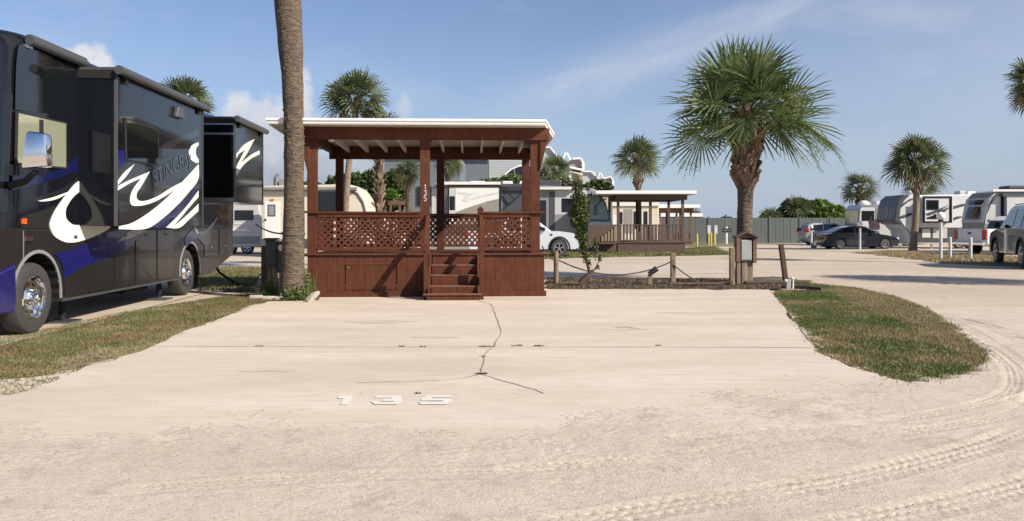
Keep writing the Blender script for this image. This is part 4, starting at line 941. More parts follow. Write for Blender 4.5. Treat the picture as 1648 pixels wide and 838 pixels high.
MB().box(1.25,1.36,-.962,-.945,.93,1.0).build('fender_vent', M['under'], _o)
D = 39
wp = car('tow_pickup', 'white pickup truck seen from its tailgate, with a red tail light, before the taupe trailer', 'pickup truck', (25.5, 40.65), R(14), 5.6, 2.0,
 [(-2.78,.62),(-2.8,.7),(-2.8,1.32),(-.9,1.30),(1.1,1.28),(1.7,1.26),(2.6,1.18),(2.78,1.0),(2.8,.6),(2.72,.5)],
 [(-.95,1.28),(-.85,1.75),(-.4,1.95),(.45,1.95),(1.45,1.26)],
 [[(-.72,1.34),(-.7,1.75),(-.1,1.85),(-.1,1.34)],[(0,1.34),(0,1.85),(.4,1.84),(1.1,1.34)]],
 ((1.45,1.26),(.45,1.95)), ((-.95,1.28),(-.85,1.75)), (-1.65,1.75), .40, M['rvwhite'], .5, beltz=1.3, roofz_=1.95, lights=((2.5,2.76,.9,1.1),), tail=((-2.83,-2.72,.78,1.28),), mirror=(1.0,1.3))
MB().box(-2.82,-2.815,-.75,.75,.78,1.25).build('tailgate', M['rvwhite'], wp); MB().box(-2.83,-2.82,-.12,.12,1.06,1.14).build('tailgate_handle', M['under'], wp)
MB().box(-2.98,-2.82,-.95,.95,.5,.66).build('rear_bumper', M['chrome'], wp, bevel=.03)
D0 = 29.3
hd = math.atan2(3.5, 1.15)
suv = car('parked_suv', 'large charcoal-blue sport utility vehicle cut by the right edge of the photo', 'car', (18.95, 28.9), hd, 5.2, 2.0,
 [(-2.5,.5),(-2.6,.7),(-2.55,1.22),(-1.2,1.24),(1.0,1.22),(1.6,1.2),(2.35,1.08),(2.55,.9),(2.58,.6),(2.5,.42)],
 [(-2.5,1.2),(-2.35,1.8),(-2.0,1.95),(.2,1.95),(.55,1.85),(1.35,1.2)],
 [[(-2.2,1.28),(-2.1,1.75),(-1.5,1.82),(-1.5,1.26)],[(-1.4,1.26),(-1.4,1.82),(-.5,1.84),(-.5,1.26)],[(-.42,1.26),(-.42,1.84),(.25,1.82),(.98,1.26)]],
 ((1.35,1.2),(.55,1.85)), ((-2.5,1.2),(-2.35,1.8)), (-1.6,1.72), .42, M['carblack'], .42, beltz=1.25, roofz_=1.95, lights=((2.3,2.54,.85,1.05),), tail=((-2.62,-2.4,.9,1.25),), rails=True, mirror=(.95,1.25), cladding=True)
suv.scale = (1.02, 1, 1.13)
# ================================================================== recreational vehicles (facade frame: x right, y away, side plane at y=0)
def rv(name, label, cat, px0, px1, D, body, bodymat, depth=2.5, rz=0, group=None):
    s = F/D; c = empty(name, ((px0-824)/s, D, 0), rz, label, cat, group)
    fx = lambda p: (p-px0)/s; fz = lambda q: CH-(q-HY)/s
    poly = [(fx(a), fz(b)) for a, b in body]
    MB().prism(poly, 0, depth).build('body', bodymat, c, bevel=.05)
    def panel(nm, pts, mat, t=.012, y=0, par=None, bev=0):
        return MB().prism([(fx(a), fz(b)) for a, b in pts], y-t, y-.001).build(nm, mat, par or c, bevel=bev)
    def rect(nm, a, b, a2, b2, mat, t=.012, y=0, par=None, bev=0): return panel(nm, [(a,b),(a2,b),(a2,b2),(a,b2)], mat, t, y, par, bev)
    def win(a, b, a2, b2, y=0, mat=None, par=None):
        f = rect('window', a, b, a2, b2, M['under'], .03, y, par, .01); rect('pane', a+1, b+1, a2-1, b2-1, mat or M['glass'], .036, y, f); return f
    def wh_(px, py, rpx, par=None):
        e = wheel(c, fx(px), .16, rpx/s+.0, rpx/s, .24, -1, M['alum']); return e
    def box(nm, a, b, a2, b2, y0, y1, mat, bev=.02): return MB().box(fx(a), fx(a2), y0, y1, fz(b2), fz(b)).build(nm, mat, c, bevel=bev)
    return c, fx, fz, panel, rect, win, wh_, box
# centre grey motorhome behind the deck
c, fx, fz, panel, rect, win, wh_, box = rv('grey_motorhome', 'white and dark grey motorhome with an awning and green-tinted windshield, behind the red-brown deck', 'motorhome', 694, 985, 44.5,
   [(694,404),(694,300),(700,294),(930,300),(955,303),(968,312),(984,352),(986,372),(984,402)], M['mg'])
rect('rear_section', 695, 303, 722, 345, M['greyp'], .03); panel('rear_graphic', [(706,345),(722,308),(722,345)], M['mg'], .04)
s_ = box('slide_out', 723, 301, 806, 362, -.45, .0, M['greyp']); 
rect('slide_face', 734, 303, 803, 361, M['rvwhite'], .012, -.45, s_); rect('slide_edge', 722, 300, 724, 366, M['black'], .47, 0); rect('slide_edge', 803.5, 300, 807, 366, M['black'], .47, 0)
rect('slide_rail', 722, 298, 806, 301.5, M['under'], .5); rect('topper', 706, 293, 806, 297.5, M['rvwhite'], .52, 0)
rect('slide_window', 725, 316, 733, 338, M['glass'], .02, -.45, s_, .005)
panel('slide_graphic', [(735,341),(760,332),(785,324),(803,320),(803,361),(735,361)], M['taupe'], .02, -.45, s_)
panel('slide_graphic', [(738,308),(765,312),(748,322),(768,316),(803,308),(803,312),(780,316),(750,325),(744,322),(752,314),(736,311)], M['lgrey'], .024, -.45, s_)
rect('awning_case', 867, 301.5, 925, 305, M['rvwhite'], .35); rect('awning_case', 807, 296, 867, 301, M['dg'], .3)
_aw = MB()
for a, b in (((812,304),(828,322)),((818,330),(848,304))):
    _aw.bar((fx(a[0]), -.2, fz(a[1])), (fx(b[0]), -.25, fz(b[1])), .07, .07)
_aw.build('awning_arm', M['black'], c)
rect('side_panel', 809, 306, 866, 362, M['dg'], .01); rect('entry_door', 868, 322, 879, 392, M['glass'], .03, 0, None, .01); rect('pillar', 884, 308, 893, 372, M['dg'], .02)
win(904, 319, 924, 341); rect('front_panel', 893, 306, 945, 345, M['greyp'], .008)
panel('windshield', [(948,315),(962,314),(972,326),(979,348),(978,353),(950,352)], M['glassg'], .03); panel('windshield_frame', [(945,312),(963,312),(975,326),(982,352),(980,356),(947,355)], M['black'], .02)
panel('nose', [(946,357),(985,357),(984,380),(946,380)], M['rvwhite'], .02)
_m = MB(); _m.tube([(fx(958),-.05,fz(332)),(fx(968),-.35,fz(322)),(fx(975),-.4,fz(320))], .03).box(fx(956), fx(960), -.25, -.1, fz(346), fz(330)); _m.build('mirror_arm', M['black'], c)
panel('skirt_graphic', [(893,350),(930,345),(945,380),(893,380)], M['taupe'], .015)
for a, b in ((755,780),(808,825),(836,852)): box('roof_vent', a, 290, b, 298, .6, 1.4, M['rvwhite'], .05)
box('roof_box', 862, 288, 905, 300, .8, 1.8, M['dg'], .05); wh_(760, 408, 13); wh_(930, 408, 13)
# left cream trailer
c, fx, fz, panel, rect, win, wh_, box = rv('cream_trailer', 'cream travel trailer with a rounded entry door, behind the tall palm trunk', 'trailer', 421, 592, 38,
   [(421,398),(421,305),(424,299),(560,296),(575,303),(586,318),(592,340),(592,398)], M['cream'])
rect('roof_edge', 420, 301, 575, 305.5, M['taupe'], .1); rect('awning_case', 424, 305, 572, 308, M['trim'], .2)
d_ = rect('door', 425.5, 324, 451, 384, M['rvwhite'], .02, 0, None, .02); rect('door_window', 431, 329, 443.5, 348, M['under'], .012, -.02, d_, .004); rect('door_pane', 432.5, 330.5, 442, 346.5, M['mg'], .016, -.02, d_)
rect('door_handle', 426, 352, 429, 355, M['black'], .03, -.02, d_); rect('porch_light', 436, 320, 441, 323, M['amber'], .05)
rect('dark_skirt', 421, 384, 590, 398, M['dg'], .015); rect('slide_dark', 505, 306, 552, 346, M['dg'], .1); win(513, 312, 545, 340, -.1); rect('slide_post', 552, 304, 556, 360, M['black'], .12)
panel('nose_curve', [(560,302),(575,310),(585,325),(590,345),(587,345),(582,328),(573,314),(560,307)], M['dg'], .02)
panel('graphic', [(452,372),(500,360),(500,364),(452,380)], M['lgrey'], .01); rect('vent_cover', 462, 319, 468, 322, M['black'], .03)
rect('steps', 428, 398, 448, 402, M['black'], .4); wh_(540, 404, 11)
_a = MB(); _a.box(fx(431), fx(446), .9, 1.6, fz(298), fz(290)); _a.build('air_conditioner', M['greyp'], c, bevel=.04)
_a = MB(); _a.lathe([(.001,0),(.3,.05),(.42,.16)], (fx(436), .5, fz(292)), 'x', 16).cyl((fx(440),.5,fz(298)),(fx(440),.5,fz(284)),.05).box(fx(445),fx(462),.4,1.2,fz(298),fz(287)); _a.build('satellite_dish', M['mg'], c, True)
# silver trailer peeking behind the motorhome
c, fx, fz, panel, rect, win, wh_, box = rv('silver_trailer', 'silver-grey trailer with one dark window, between the black motorhome and the cream trailer', 'trailer', 250, 421, 41.5,
   [(250,402),(250,300),(404,300),(414,320),(420,350),(422,380),(420,396),(380,398)], M['greyp'])
win(378, 338, 408, 354); rect('skirt_band', 250, 380, 418, 392, M['mg'], .02); panel('graphic', [(375,366),(405,370),(395,372),(375,371)], M['rvwhite'], .02); wh_(397, 401, 10); wh_(370, 401, 10); rect('belt', 250, 359, 421, 361, M['lgrey'], .02)
MB().box(fx(385),fx(440),.9,1.1,fz(398),fz(395)).build('hitch_frame', M['black'], c)
# white pickup or boat beyond the deck, second trailer
c, fx, fz, panel, rect, win, wh_, box = rv('white_van', 'white van behind the palms, seen over the left deck rail', 'van', 584, 650, 52,
   [(584,392),(584,330),(590,320),(612,317),(624,322),(628,335),(648,342),(650,390)], M['rvwhite'], 2)
win(588, 325, 604, 333, mat=M['glass']); panel('windshield', [(613,326),(622,326),(627,336),(613,336)], M['glass'], .03); rect('side_trim', 584, 345, 648, 347, M['mg'], .02); wh_(598, 386, 8); wh_(638, 386, 8)
c, fx, fz, panel, rect, win, wh_, box = rv('beige_trailer', 'tan and white trailer seen between the posts of the dark brown deck', 'trailer', 985, 1062, 58,
   [(985,393),(985,325),(1060,322),(1062,393)], M['cream'])
rect('tan_panel', 1004, 336, 1018, 375, M['taupe'], .02); win(1020, 340, 1028, 368); win(996, 341, 1002, 360); win(1036, 340, 1042, 366); rect('awning_case', 985, 328, 1062, 331, M['rvwhite'], .15); rect('white_panel', 986, 346, 994, 392, M['rvwhite'], .02); wh_(1045, 388, 8)
# right: class A, fifth wheel, taupe trailer; each shows its side and, to its left, its nose
def slant(c, fx, fz, nm, p0, p1, y0, y1, mat, off=.02, t=.012, par=None, f0=0, f1=1, bev=0):
    """panel lying on the nose face between side-profile pixels p0 (bottom) and p1 (top)"""
    a = np.array((fx(p0[0]), fz(p0[1]))); b = np.array((fx(p1[0]), fz(p1[1]))); d = b-a; a, b = a+d*f0, a+d*f1; nn = np.array((-d[1], d[0])); nn /= np.linalg.norm(nn)
    if nn[0] > 0: nn = -nn
    a1, b1 = a+nn*off, b+nn*off; a2, b2 = a+nn*(off-t), b+nn*(off-t)
    mb = MB(); mb.v += [(a1[0],y0,a1[1]),(a1[0],y1,a1[1]),(b1[0],y1,b1[1]),(b1[0],y0,b1[1]),(a2[0],y0,a2[1]),(a2[0],y1,a2[1]),(b2[0],y1,b2[1]),(b2[0],y0,b2[1])]
    mb.f += [(0,1,2,3),(7,6,5,4),(0,1,5,4),(1,2,6,5),(2,3,7,6),(3,0,4,7)]; return mb.build(nm, mat, par or c, bevel=bev)
c, fx, fz, panel, rect, win, wh_, box = rv('pale_motorhome', 'light grey motorhome with green-tinted windshield, behind the dark sedan', 'motorhome', 1384, 1480, 57,
   [(1382,392),(1382,364),(1384,336),(1389,329),(1480,328),(1480,392)], M['lgrey'])
f_ = slant(c, fx, fz, 'windshield_frame', (1382,364), (1384,336), .05, 2.45, M['mg'], .015); slant(c, fx, fz, 'windshield', (1382,364), (1384,336), .15, 2.35, M['glassg'], .03, f0=.06, f1=.93)
win(1387, 339, 1407, 355); win(1399, 358, 1407, 366); rect('pillar', 1409, 334, 1413, 388, M['mg'], .02); rect('side_panel', 1414, 336, 1478, 388, M['greyp'], .02); wh_(1398, 388, 8); wh_(1460, 388, 8)
rect('roof_cap', 1386, 329, 1480, 333, M['mg'], .02)
_a = MB(); _a.ball((fx(1402),1.2,fz(328)), .42, .7); _a.build('satellite_dome', M['rvwhite'], c, True); box('air_conditioner', 1418, 323, 1431, 329, .8, 1.5, M['greyp'], .05); rect('lower_stripe', 1384, 376, 1480, 379, M['mg'], .015)
c, fx, fz, panel, rect, win, wh_, box = rv('fifth_wheel', 'white fifth-wheel trailer with black swooshes and a dark curved nose, behind the globe lamps', 'trailer', 1440, 1590, 51,
   [(1440,354),(1443,333),(1447,321),(1455,314),(1590,312),(1590,394),(1466,392),(1462,372),(1450,360)], M['lgrey'])
for a_, b_, mt in (((1440,354),(1443,333),M['dg']),((1443,333),(1447,321),M['dg']),((1447,321),(1455,314),M['dg']),((1450,360),(1440,354),M['dg'])):
    slant(c, fx, fz, 'nose_cap', a_, b_, .0, 2.5, mt, .04, .03)
panel('nose_edge', [(1440,355),(1443,333),(1447,321),(1455,314),(1464,314),(1455,322),(1449,335),(1447,352),(1456,364),(1466,374),(1466,388),(1462,372),(1450,361)], M['dg'], .03)
slant(c, fx, fz, 'nose_stripe', (1440,354), (1443,333), 1.0, 1.15, M['mg'], .055, .01)
s_ = box('slide_out', 1481, 318, 1527, 357, -.5, 0, M['lgrey']); rect('slide_edge', 1478, 317, 1482, 358, M['black'], .02, -.5, s_); rect('slide_edge', 1521, 318, 1525, 358, M['black'], .02, -.5, s_); rect('slide_edge', 1478, 316, 1525, 319, M['black'], .03, -.5, s_); rect('slide_edge', 1478, 356, 1525, 358.5, M['black'], .03, -.5, s_)
rect('window_frame', 1484, 322, 1504, 338, M['under'], .02, -.5, s_, .01); rect('window_pane', 1486, 324, 1502, 336, M['glass'], .024, -.5, s_)
for pts, yy, pr in (([(1452,328),(1464,320),(1476,318),(1462,324),(1450,334)], 0, c), ([(1448,348),(1462,343),(1476,342),(1460,349),(1448,352)], 0, c), ([(1483,344),(1500,338),(1520,330),(1505,340),(1488,347)], -.5, s_), ([(1503,340),(1522,333),(1512,342),(1502,343)], -.5, s_), ([(1529,333),(1548,328),(1562,328),(1538,335),(1529,338)], 0, c), ([(1529,352),(1540,348),(1552,348),(1535,354)], 0, c)):
    panel('graphic', pts, M['dg'], .03, yy, pr)
panel('graphic', [(1485,350),(1494,347),(1498,344),(1504,348),(1512,350),(1502,352),(1485,352)], M['black'], .03, -.5, s_)
rect('lower_body', 1466, 366, 1590, 390, M['dg'], .015); rect('bay_door', 1484, 368, 1497, 382, M['lgrey'], .03); rect('bay_door', 1501, 367, 1524, 383, M['greyp'], .03)
box('roof_air_conditioner', 1556, 306, 1565, 313, .8, 1.5, M['greyp'], .04); box('roof_air_conditioner', 1569, 307, 1582, 313, .8, 1.5, M['rvwhite'], .04)
_a = MB(); _a.ball((fx(1480),1.0,fz(312)), .38, .8); _a.build('satellite_dome', M['rvwhite'], c, True)
wh_(1545, 396, 10); wh_(1562, 396, 10)
for x_ in (1470, 1500): rect('landing_leg', x_, 380, x_+3, 402, M['alum'], .04, .2)
c, fx, fz, panel, rect, win, wh_, box = rv('taupe_trailer', 'taupe travel trailer with a slanted dark nose window, above the white pickup bed', 'trailer', 1584, 1790, 43,
   [(1584,392),(1583,358),(1588,330),(1592,318),(1600,309),(1612,306),(1790,304),(1790,398)], M['taupe'], depth=2.1)
slant(c, fx, fz, 'nose_panel', (1583,358), (1588,330), .0, 2.1, M['greyp'], .02); slant(c, fx, fz, 'nose_panel', (1588,330), (1592,318), .0, 2.1, M['greyp'], .02)
slant(c, fx, fz, 'nose_window', (1583,358), (1592,318), .35, 1.8, M['black'], .05, .02, f0=.12, f1=.92); slant(c, fx, fz, 'nose_pane', (1583,358), (1592,318), .45, 1.7, M['glass'], .06, .012, f0=.2, f1=.85)
panel('side_nose', [(1585,358),(1589,332),(1593,319),(1600,311),(1610,309),(1610,360),(1585,360)], M['greyp'], .02); panel('graphic', [(1588,345),(1590,330),(1596,317),(1604,310),(1614,309),(1601,318),(1595,328)], M['dg'], .03)
rect('slide_edge', 1610, 314, 1615, 358, M['under'], .04); rect('slide_out', 1615, 314, 1785, 358, M['greyp'], .3); rect('slide_rail', 1608, 312, 1786, 316, M['dg'], .35)
panel('graphic', [(1642,322),(1654,318),(1702,312),(1702,320),(1662,324)], M['dg'], .32)
for a in (1589, 1594, 1601): rect('utility_port', a, 353, a+(3 if a != 1594 else 5), 357, M['black'], .03)
box('roof_air_conditioner', 1636, 297, 1670, 308, .8, 1.7, M['black'], .12); rect('roof_edge', 1596, 304.5, 1790, 308, M['rvwhite'], .1); wh_(1700, 400, 11); wh_(1722, 400, 11)
# ================================================================== other decks
def small_deck(name, label, px0, px1, D, yroof, yrail, yfloor, ybase, mat, roofpx, rmat, depth=4, nb=16, posts=None, group=None, stairs=None):
    s = F/D; c = empty(name, ((px0-824)/s, D, 0), 0, label, 'deck', 'covered decks'); fx = lambda p: (p-px0)/s; fz = lambda q: CH-(q-HY)/s; Wd = (px1-px0)/s
    MB().box(0, Wd, .0, depth, 0, fz(yfloor)).build('skirt_panel', mat, c, bevel=.01)
    for i in range(int(Wd/.3)): pass
    MB().box(-.05, Wd+.05, -.05, depth, fz(yfloor)+.002, fz(yfloor)+.05).build('deck_floor', mat, c)
    zr = fz(yroof+6)
    xs = [fx(p) for p in (posts or [px0+2, (px0+px1)/2, px1-3])]
    for x in xs:
        for y in (.06, depth-.1): MB().box(x-.07, x+.07, y-.07, y+.07, fz(yfloor)+.05, zr-.005).build('roof_post', mat, c)
    MB().box(fx(posts[0] if posts else px0)-.1, Wd+.1, -.03, .08, zr-.28, zr).box(0, Wd, depth-.15, depth-.05, zr-.28, zr).box(-.02,.1,.1,depth-.2,zr-.28,zr).box(Wd-.1,Wd,.1,depth-.2,zr-.28,zr).build('roof_beam', mat, c)
    r0, r1 = [fx(p) for p in roofpx]; MB().box(r0, r1, -.5, depth+.4, zr+.003, zr+.03).build('soffit', M['soff'], c); MB().box(r0-.02, r1+.02, -.52, depth+.42, zr+.032, fz(yroof)).build('roof', rmat, c)
    x0_ = xs[0]; rl = MB().box(x0_, Wd, .0, .1, fz(yrail)-.05, fz(yrail)).box(x0_, Wd, .02, .08, fz(yfloor)+.12, fz(yfloor)+.18).box(x0_, Wd, depth-.1, depth, fz(yrail)-.05, fz(yrail)).box(Wd-.1, Wd, .1, depth-.1, fz(yrail)-.05, fz(yrail)).build('railing', mat, c)
    for i in range(nb):
        x = x0_+(Wd-x0_)*(i+.5)/nb; MB().box(x-.045, x+.045, .025, .075, fz(yfloor)+.18, fz(yrail)-.05).build('baluster', mat, rl)
    for i in range(nb):
        x = x0_+(Wd-x0_)*(i+.5)/nb; MB().box(x-.045, x+.045, depth-.08, depth-.03, fz(yfloor)+.05, fz(yrail)-.05).build('baluster', mat, rl)
    if stairs: stairs(c, fx, fz)
    return c
def stairs2(c, fx, fz):
    MB().box(fx(947), fx(992), .0, .06, fz(404), fz(362)).build('side_panel', M['dwood'], c)
    for i in range(5):
        MB().box(fx(968+i*5), fx(971.5+i*5), -.05, -.005, fz(388), fz(380-i*4)).build('stair_baluster', M['tanw'], c)
    MB().box(fx(962), fx(991), -.6, -.05, fz(392), fz(389)).build('stair_tread', M['dwood'], c)
small_deck('covered_deck', 'dark brown covered deck with vertical balusters and white roof edge, right of the thin shrub', 994, 1103, 43, 307, 361, 391, 408, M['dwood'], (958, 1117), M['white'], 4, 19, [995, 1047, 1099], stairs=stairs2)
small_deck('covered_deck', 'smaller red-brown covered deck just behind the dark brown deck', 1000, 1114, 60, 329, 374, 389, 399, M['dwood2'], (1058, 1124), M['white'], 4, 14, [1006, 1062, 1089, 1112])
small_deck('covered_deck', 'farthest low-roofed covered deck with a thin white roof line', 1030, 1120, 76, 343, 373, 383, 392, M['dwood2'], (1020, 1129), M['white'], 4, 12, [1034, 1075, 1100])
# small wooden rail thing behind main deck
c = empty('picnic_frame', W(624, 362, 46)[:2]+(0,), 0, 'brown wooden frame seen over the left lattice rail', 'wooden frame')
MB().box(0,1.12,0,.6,2.66,2.9).build('top_beam', M['dwood2'], c); MB().box(.1,.22,0,.12,0,2.66).build('leg', M['dwood2'], c); MB().box(.62,.74,0,.12,0,2.66).build('leg', M['dwood2'], c)
# ================================================================== condos
def condo(name, label, D, parts):
    s = F/D; c = empty(name, ((760-824)/s, D, 0), 0, label, 'building'); fx = lambda p: (p-760)/s; fz = lambda q: CH-(q-HY)/s
    for nm, pts, mat, y0, y1 in parts:
        MB().prism([(fx(a), fz(b) if b < 900 else 0) for a, b in pts], y0, y1).build(nm, mat, c)
    return c, fx, fz
def trimline(c, fx, fz, pts, y, w_=.35, nm='trim'):
    mb = MB()
    for a, b in zip(pts[:-1], pts[1:]): mb.bar((fx(a[0]), y, fz(a[1])), (fx(b[0]), y, fz(b[1])), .3, w_*.7)
    mb.build(nm, M['white'], c)
c, fx, fz = condo('shingled_condominium', 'grey shingled building with a wide arched window and white trim, above the parked motorhome', 92, [
 ('wall', [(787,999),(787,255),(800,236),(885,236),(896,250),(896,999)], M['shingw'], 0, 12),
 ('slate_wing', [(700,999),(700,256),(786,256),(786,999)], M['slate'], -2, 10),
 ('window', [(809,292),(815,281),(824,274),(834,269),(846,267),(856,268),(866,273),(873,281),(876,292)], M['glass'], -.25, -.05)])
trimline(c, fx, fz, [(808,292),(814,280),(823,272.5),(834,267.5),(846,265.5),(857,266.5),(867,271.5),(874,280),(878,292)], -.3, .2, 'arch_trim')
trimline(c, fx, fz, [(800,236.5),(885,237),(896,250),(896,275)], -.2, .25); trimline(c, fx, fz, [(740,256.5),(796,257)], -2.3, .25)
_l = MB()
for k in range(20): _l.box(fx(788), fx(895), -.04, -.01, fz(256+k*3.2)-.03, fz(256+k*3.2))
_l.build('shingle_course', M['greyp'], c)
_l = MB()
for k in (828, 846, 862): _l.box(fx(k)-.05, fx(k)+.05, -.3, -.26, fz(292), fz(271))
_l.build('mullion', M['mg'], c)
c, fx, fz = condo('gabled_condominium', 'gabled building end with a mauve roof and white trim, right of the shingled building', 99, [
 ('tan_wall', [(905,999),(905,276),(938,278),(938,999)], M['tan'], 0, 10), ('roof', [(917,273),(912,262),(921,256),(936,255),(938,262),(937,276)], M['proof'], -.3, 10),
 ('upper_wall', [(900,999),(900,262),(911,252),(917,270),(917,999)], M['shingw'], .5, 8), ('dark_band', [(918,284),(937,279),(936,290),(925,296),(918,296)], M['tanw'], -.2, -.01)])
trimline(c, fx, fz, [(905,258),(911,244),(918,258)], -.5, .28, 'gable_trim'); trimline(c, fx, fz, [(921,256),(934,255),(938,262),(938,274),(916,269)], -.6, .3); trimline(c, fx, fz, [(917,278),(917,300)], -.4, .2); trimline(c, fx, fz, [(917,276),(937,281)], -.55, .16)
c, fx, fz = condo('distant_condominium', 'farthest and smallest stepped building with white trimmed gable, above the covered deck', 118, [
 ('wall', [(938,999),(938,276),(953,276),(960,284),(960,999)], M['shingw'], 0, 10), ('gable_wall', [(958,999),(958,290),(965,278),(971,290),(971,999)], M['shingw'], .2, 8),
 ('roof', [(966,292),(971,286),(983,284),(986,290),(986,297)], M['proof'], -.3, 8), ('tan_wall', [(962,999),(962,296),(986,299),(986,999)], M['tan'], .0, 8)])
trimline(c, fx, fz, [(938,275.5),(953,276),(960,284),(960,296)], -.3, .25); trimline(c, fx, fz, [(960,290),(965,277),(972,288)], -.5, .25, 'gable_trim'); trimline(c, fx, fz, [(972,287),(982,284.5),(986,290),(986,299),(965,294)], -.5, .28)
c, fx, fz = condo('slate_building', 'tall slate-blue building seen between the deck posts behind the palms', 80, [
 ('wall', [(618,999),(618,252),(740,252),(740,999)], M['slate'], 0, 10)])
trimline(c, fx, fz, [(616,252),(742,252)], -.2, .2); MB().box(fx(672), fx(700), -.15, -.01, fz(330), fz(300)).build('window', M['glass'], c)
# ================================================================== fence
c = empty('privacy_fence', W(1100, 362, 66)[:2]+(0,), 0, 'long grey-green privacy fence across the back of the campground', 'fence')
mb = MB()
for k in range(150): mb.box(-8+k*.30, -8+k*.30+.285, (k%2)*.015, (k%2)*.015+.05, .05, 2.1)
mb.build('fence_panel', M['fence'], c)
for k in range(19): MB().box(-8+k*2.5, -8+k*2.5+.12, -.05, -.002, 0, 2.2).build('fence_post', M['fence'], c)
# ================================================================== palms
def fan(r, L_, n, spread, droop, origin, d, side, nrm, fold, wd):
    """leaf blade: leaflets joined near the hub, drooping tips"""
    T = []
    for i in range(n):
        t = (-1+2*(i+.5)/n)*spread; ll = L_*(.72+.28*cos(t*.75))*r.uniform(.88, 1.06)
        dr = d*cos(t)+side*sin(t)+nrm*fold*abs(sin(t)); dr = dr/np.linalg.norm(dr)
        wv = np.cross(nrm, dr); wv /= np.linalg.norm(wv)+1e-9
        tw = r.uniform(-.5, .5); wv = wv*cos(tw)+nrm*sin(tw)
        g = np.array((0, 0, -1.))*r.uniform(.5, 1.3)
        p0 = origin; p1 = origin+dr*ll*.42; p2 = p1+(dr*1+g*droop*.35)*ll*.33; p3 = p2+(dr*.75+g*droop*1.2*r.uniform(.6,1.5))*ll*.28
        w1 = wd*L_*.030; w2 = w1*.8
        T += [(p0-wv*w1*.15, p0+wv*w1*.15, p1+wv*w1, p1-wv*w1), (p1-wv*w1, p1+wv*w1, p2+wv*w2, p2-wv*w2), (p2-wv*w2, p2+wv*w2, p3+wv*.002, p3-wv*.002)]
    return T
def crown_mesh(seed, nf, Rp, Lf, nl=26, emin=-40, wd=1.0, droop=.35):
    r = np.random.default_rng(seed); leaves = []; st = MB(); low = []
    for k in range(nf):
        f = (k+.5)/nf; el = R(88-(88-emin)*f**.8+r.uniform(-7, 7)); az = k*2.39996+r.uniform(-.3, .3)
        h = np.array((cos(az), sin(az), 0)); up = np.array((0, 0, 1.))
        d0 = h*cos(el)+up*sin(el); pl = Rp*r.uniform(.5, 1.15)*(.7+.4*f)
        e2 = el-R(14)*(.4+f); d1 = h*cos(e2)+up*sin(e2)
        o0 = up*(-.25*f*Rp)+h*.05; m_ = o0+d0*pl*.55; hub = m_+d1*pl*.45
        e3 = e2-R(2+8*f)+r.uniform(-.25,.25); d2 = h*cos(e3)+up*sin(e3)
        side = np.cross(d2, up); side = side/np.linalg.norm(side) if np.linalg.norm(side) > .01 else np.array((1., 0, 0)); 
        rl = r.uniform(-1.15, 1.15); nrm = np.cross(side, d2); side2 = side*cos(rl)+nrm*sin(rl); nrm = np.cross(side2, d2)
        T = fan(r, Lf*r.uniform(.85, 1.1), nl, R(112), droop, hub, d2, side2, nrm, .28, wd)
        (leaves if not (f > .93 and r.random() < .5) else low).extend(T)
        st.tube([o0, m_, hub], [.022*Rp, .016*Rp, .01*Rp], 4, False)
    return np.array(leaves), (np.array(low) if low else None), st
CR = {}
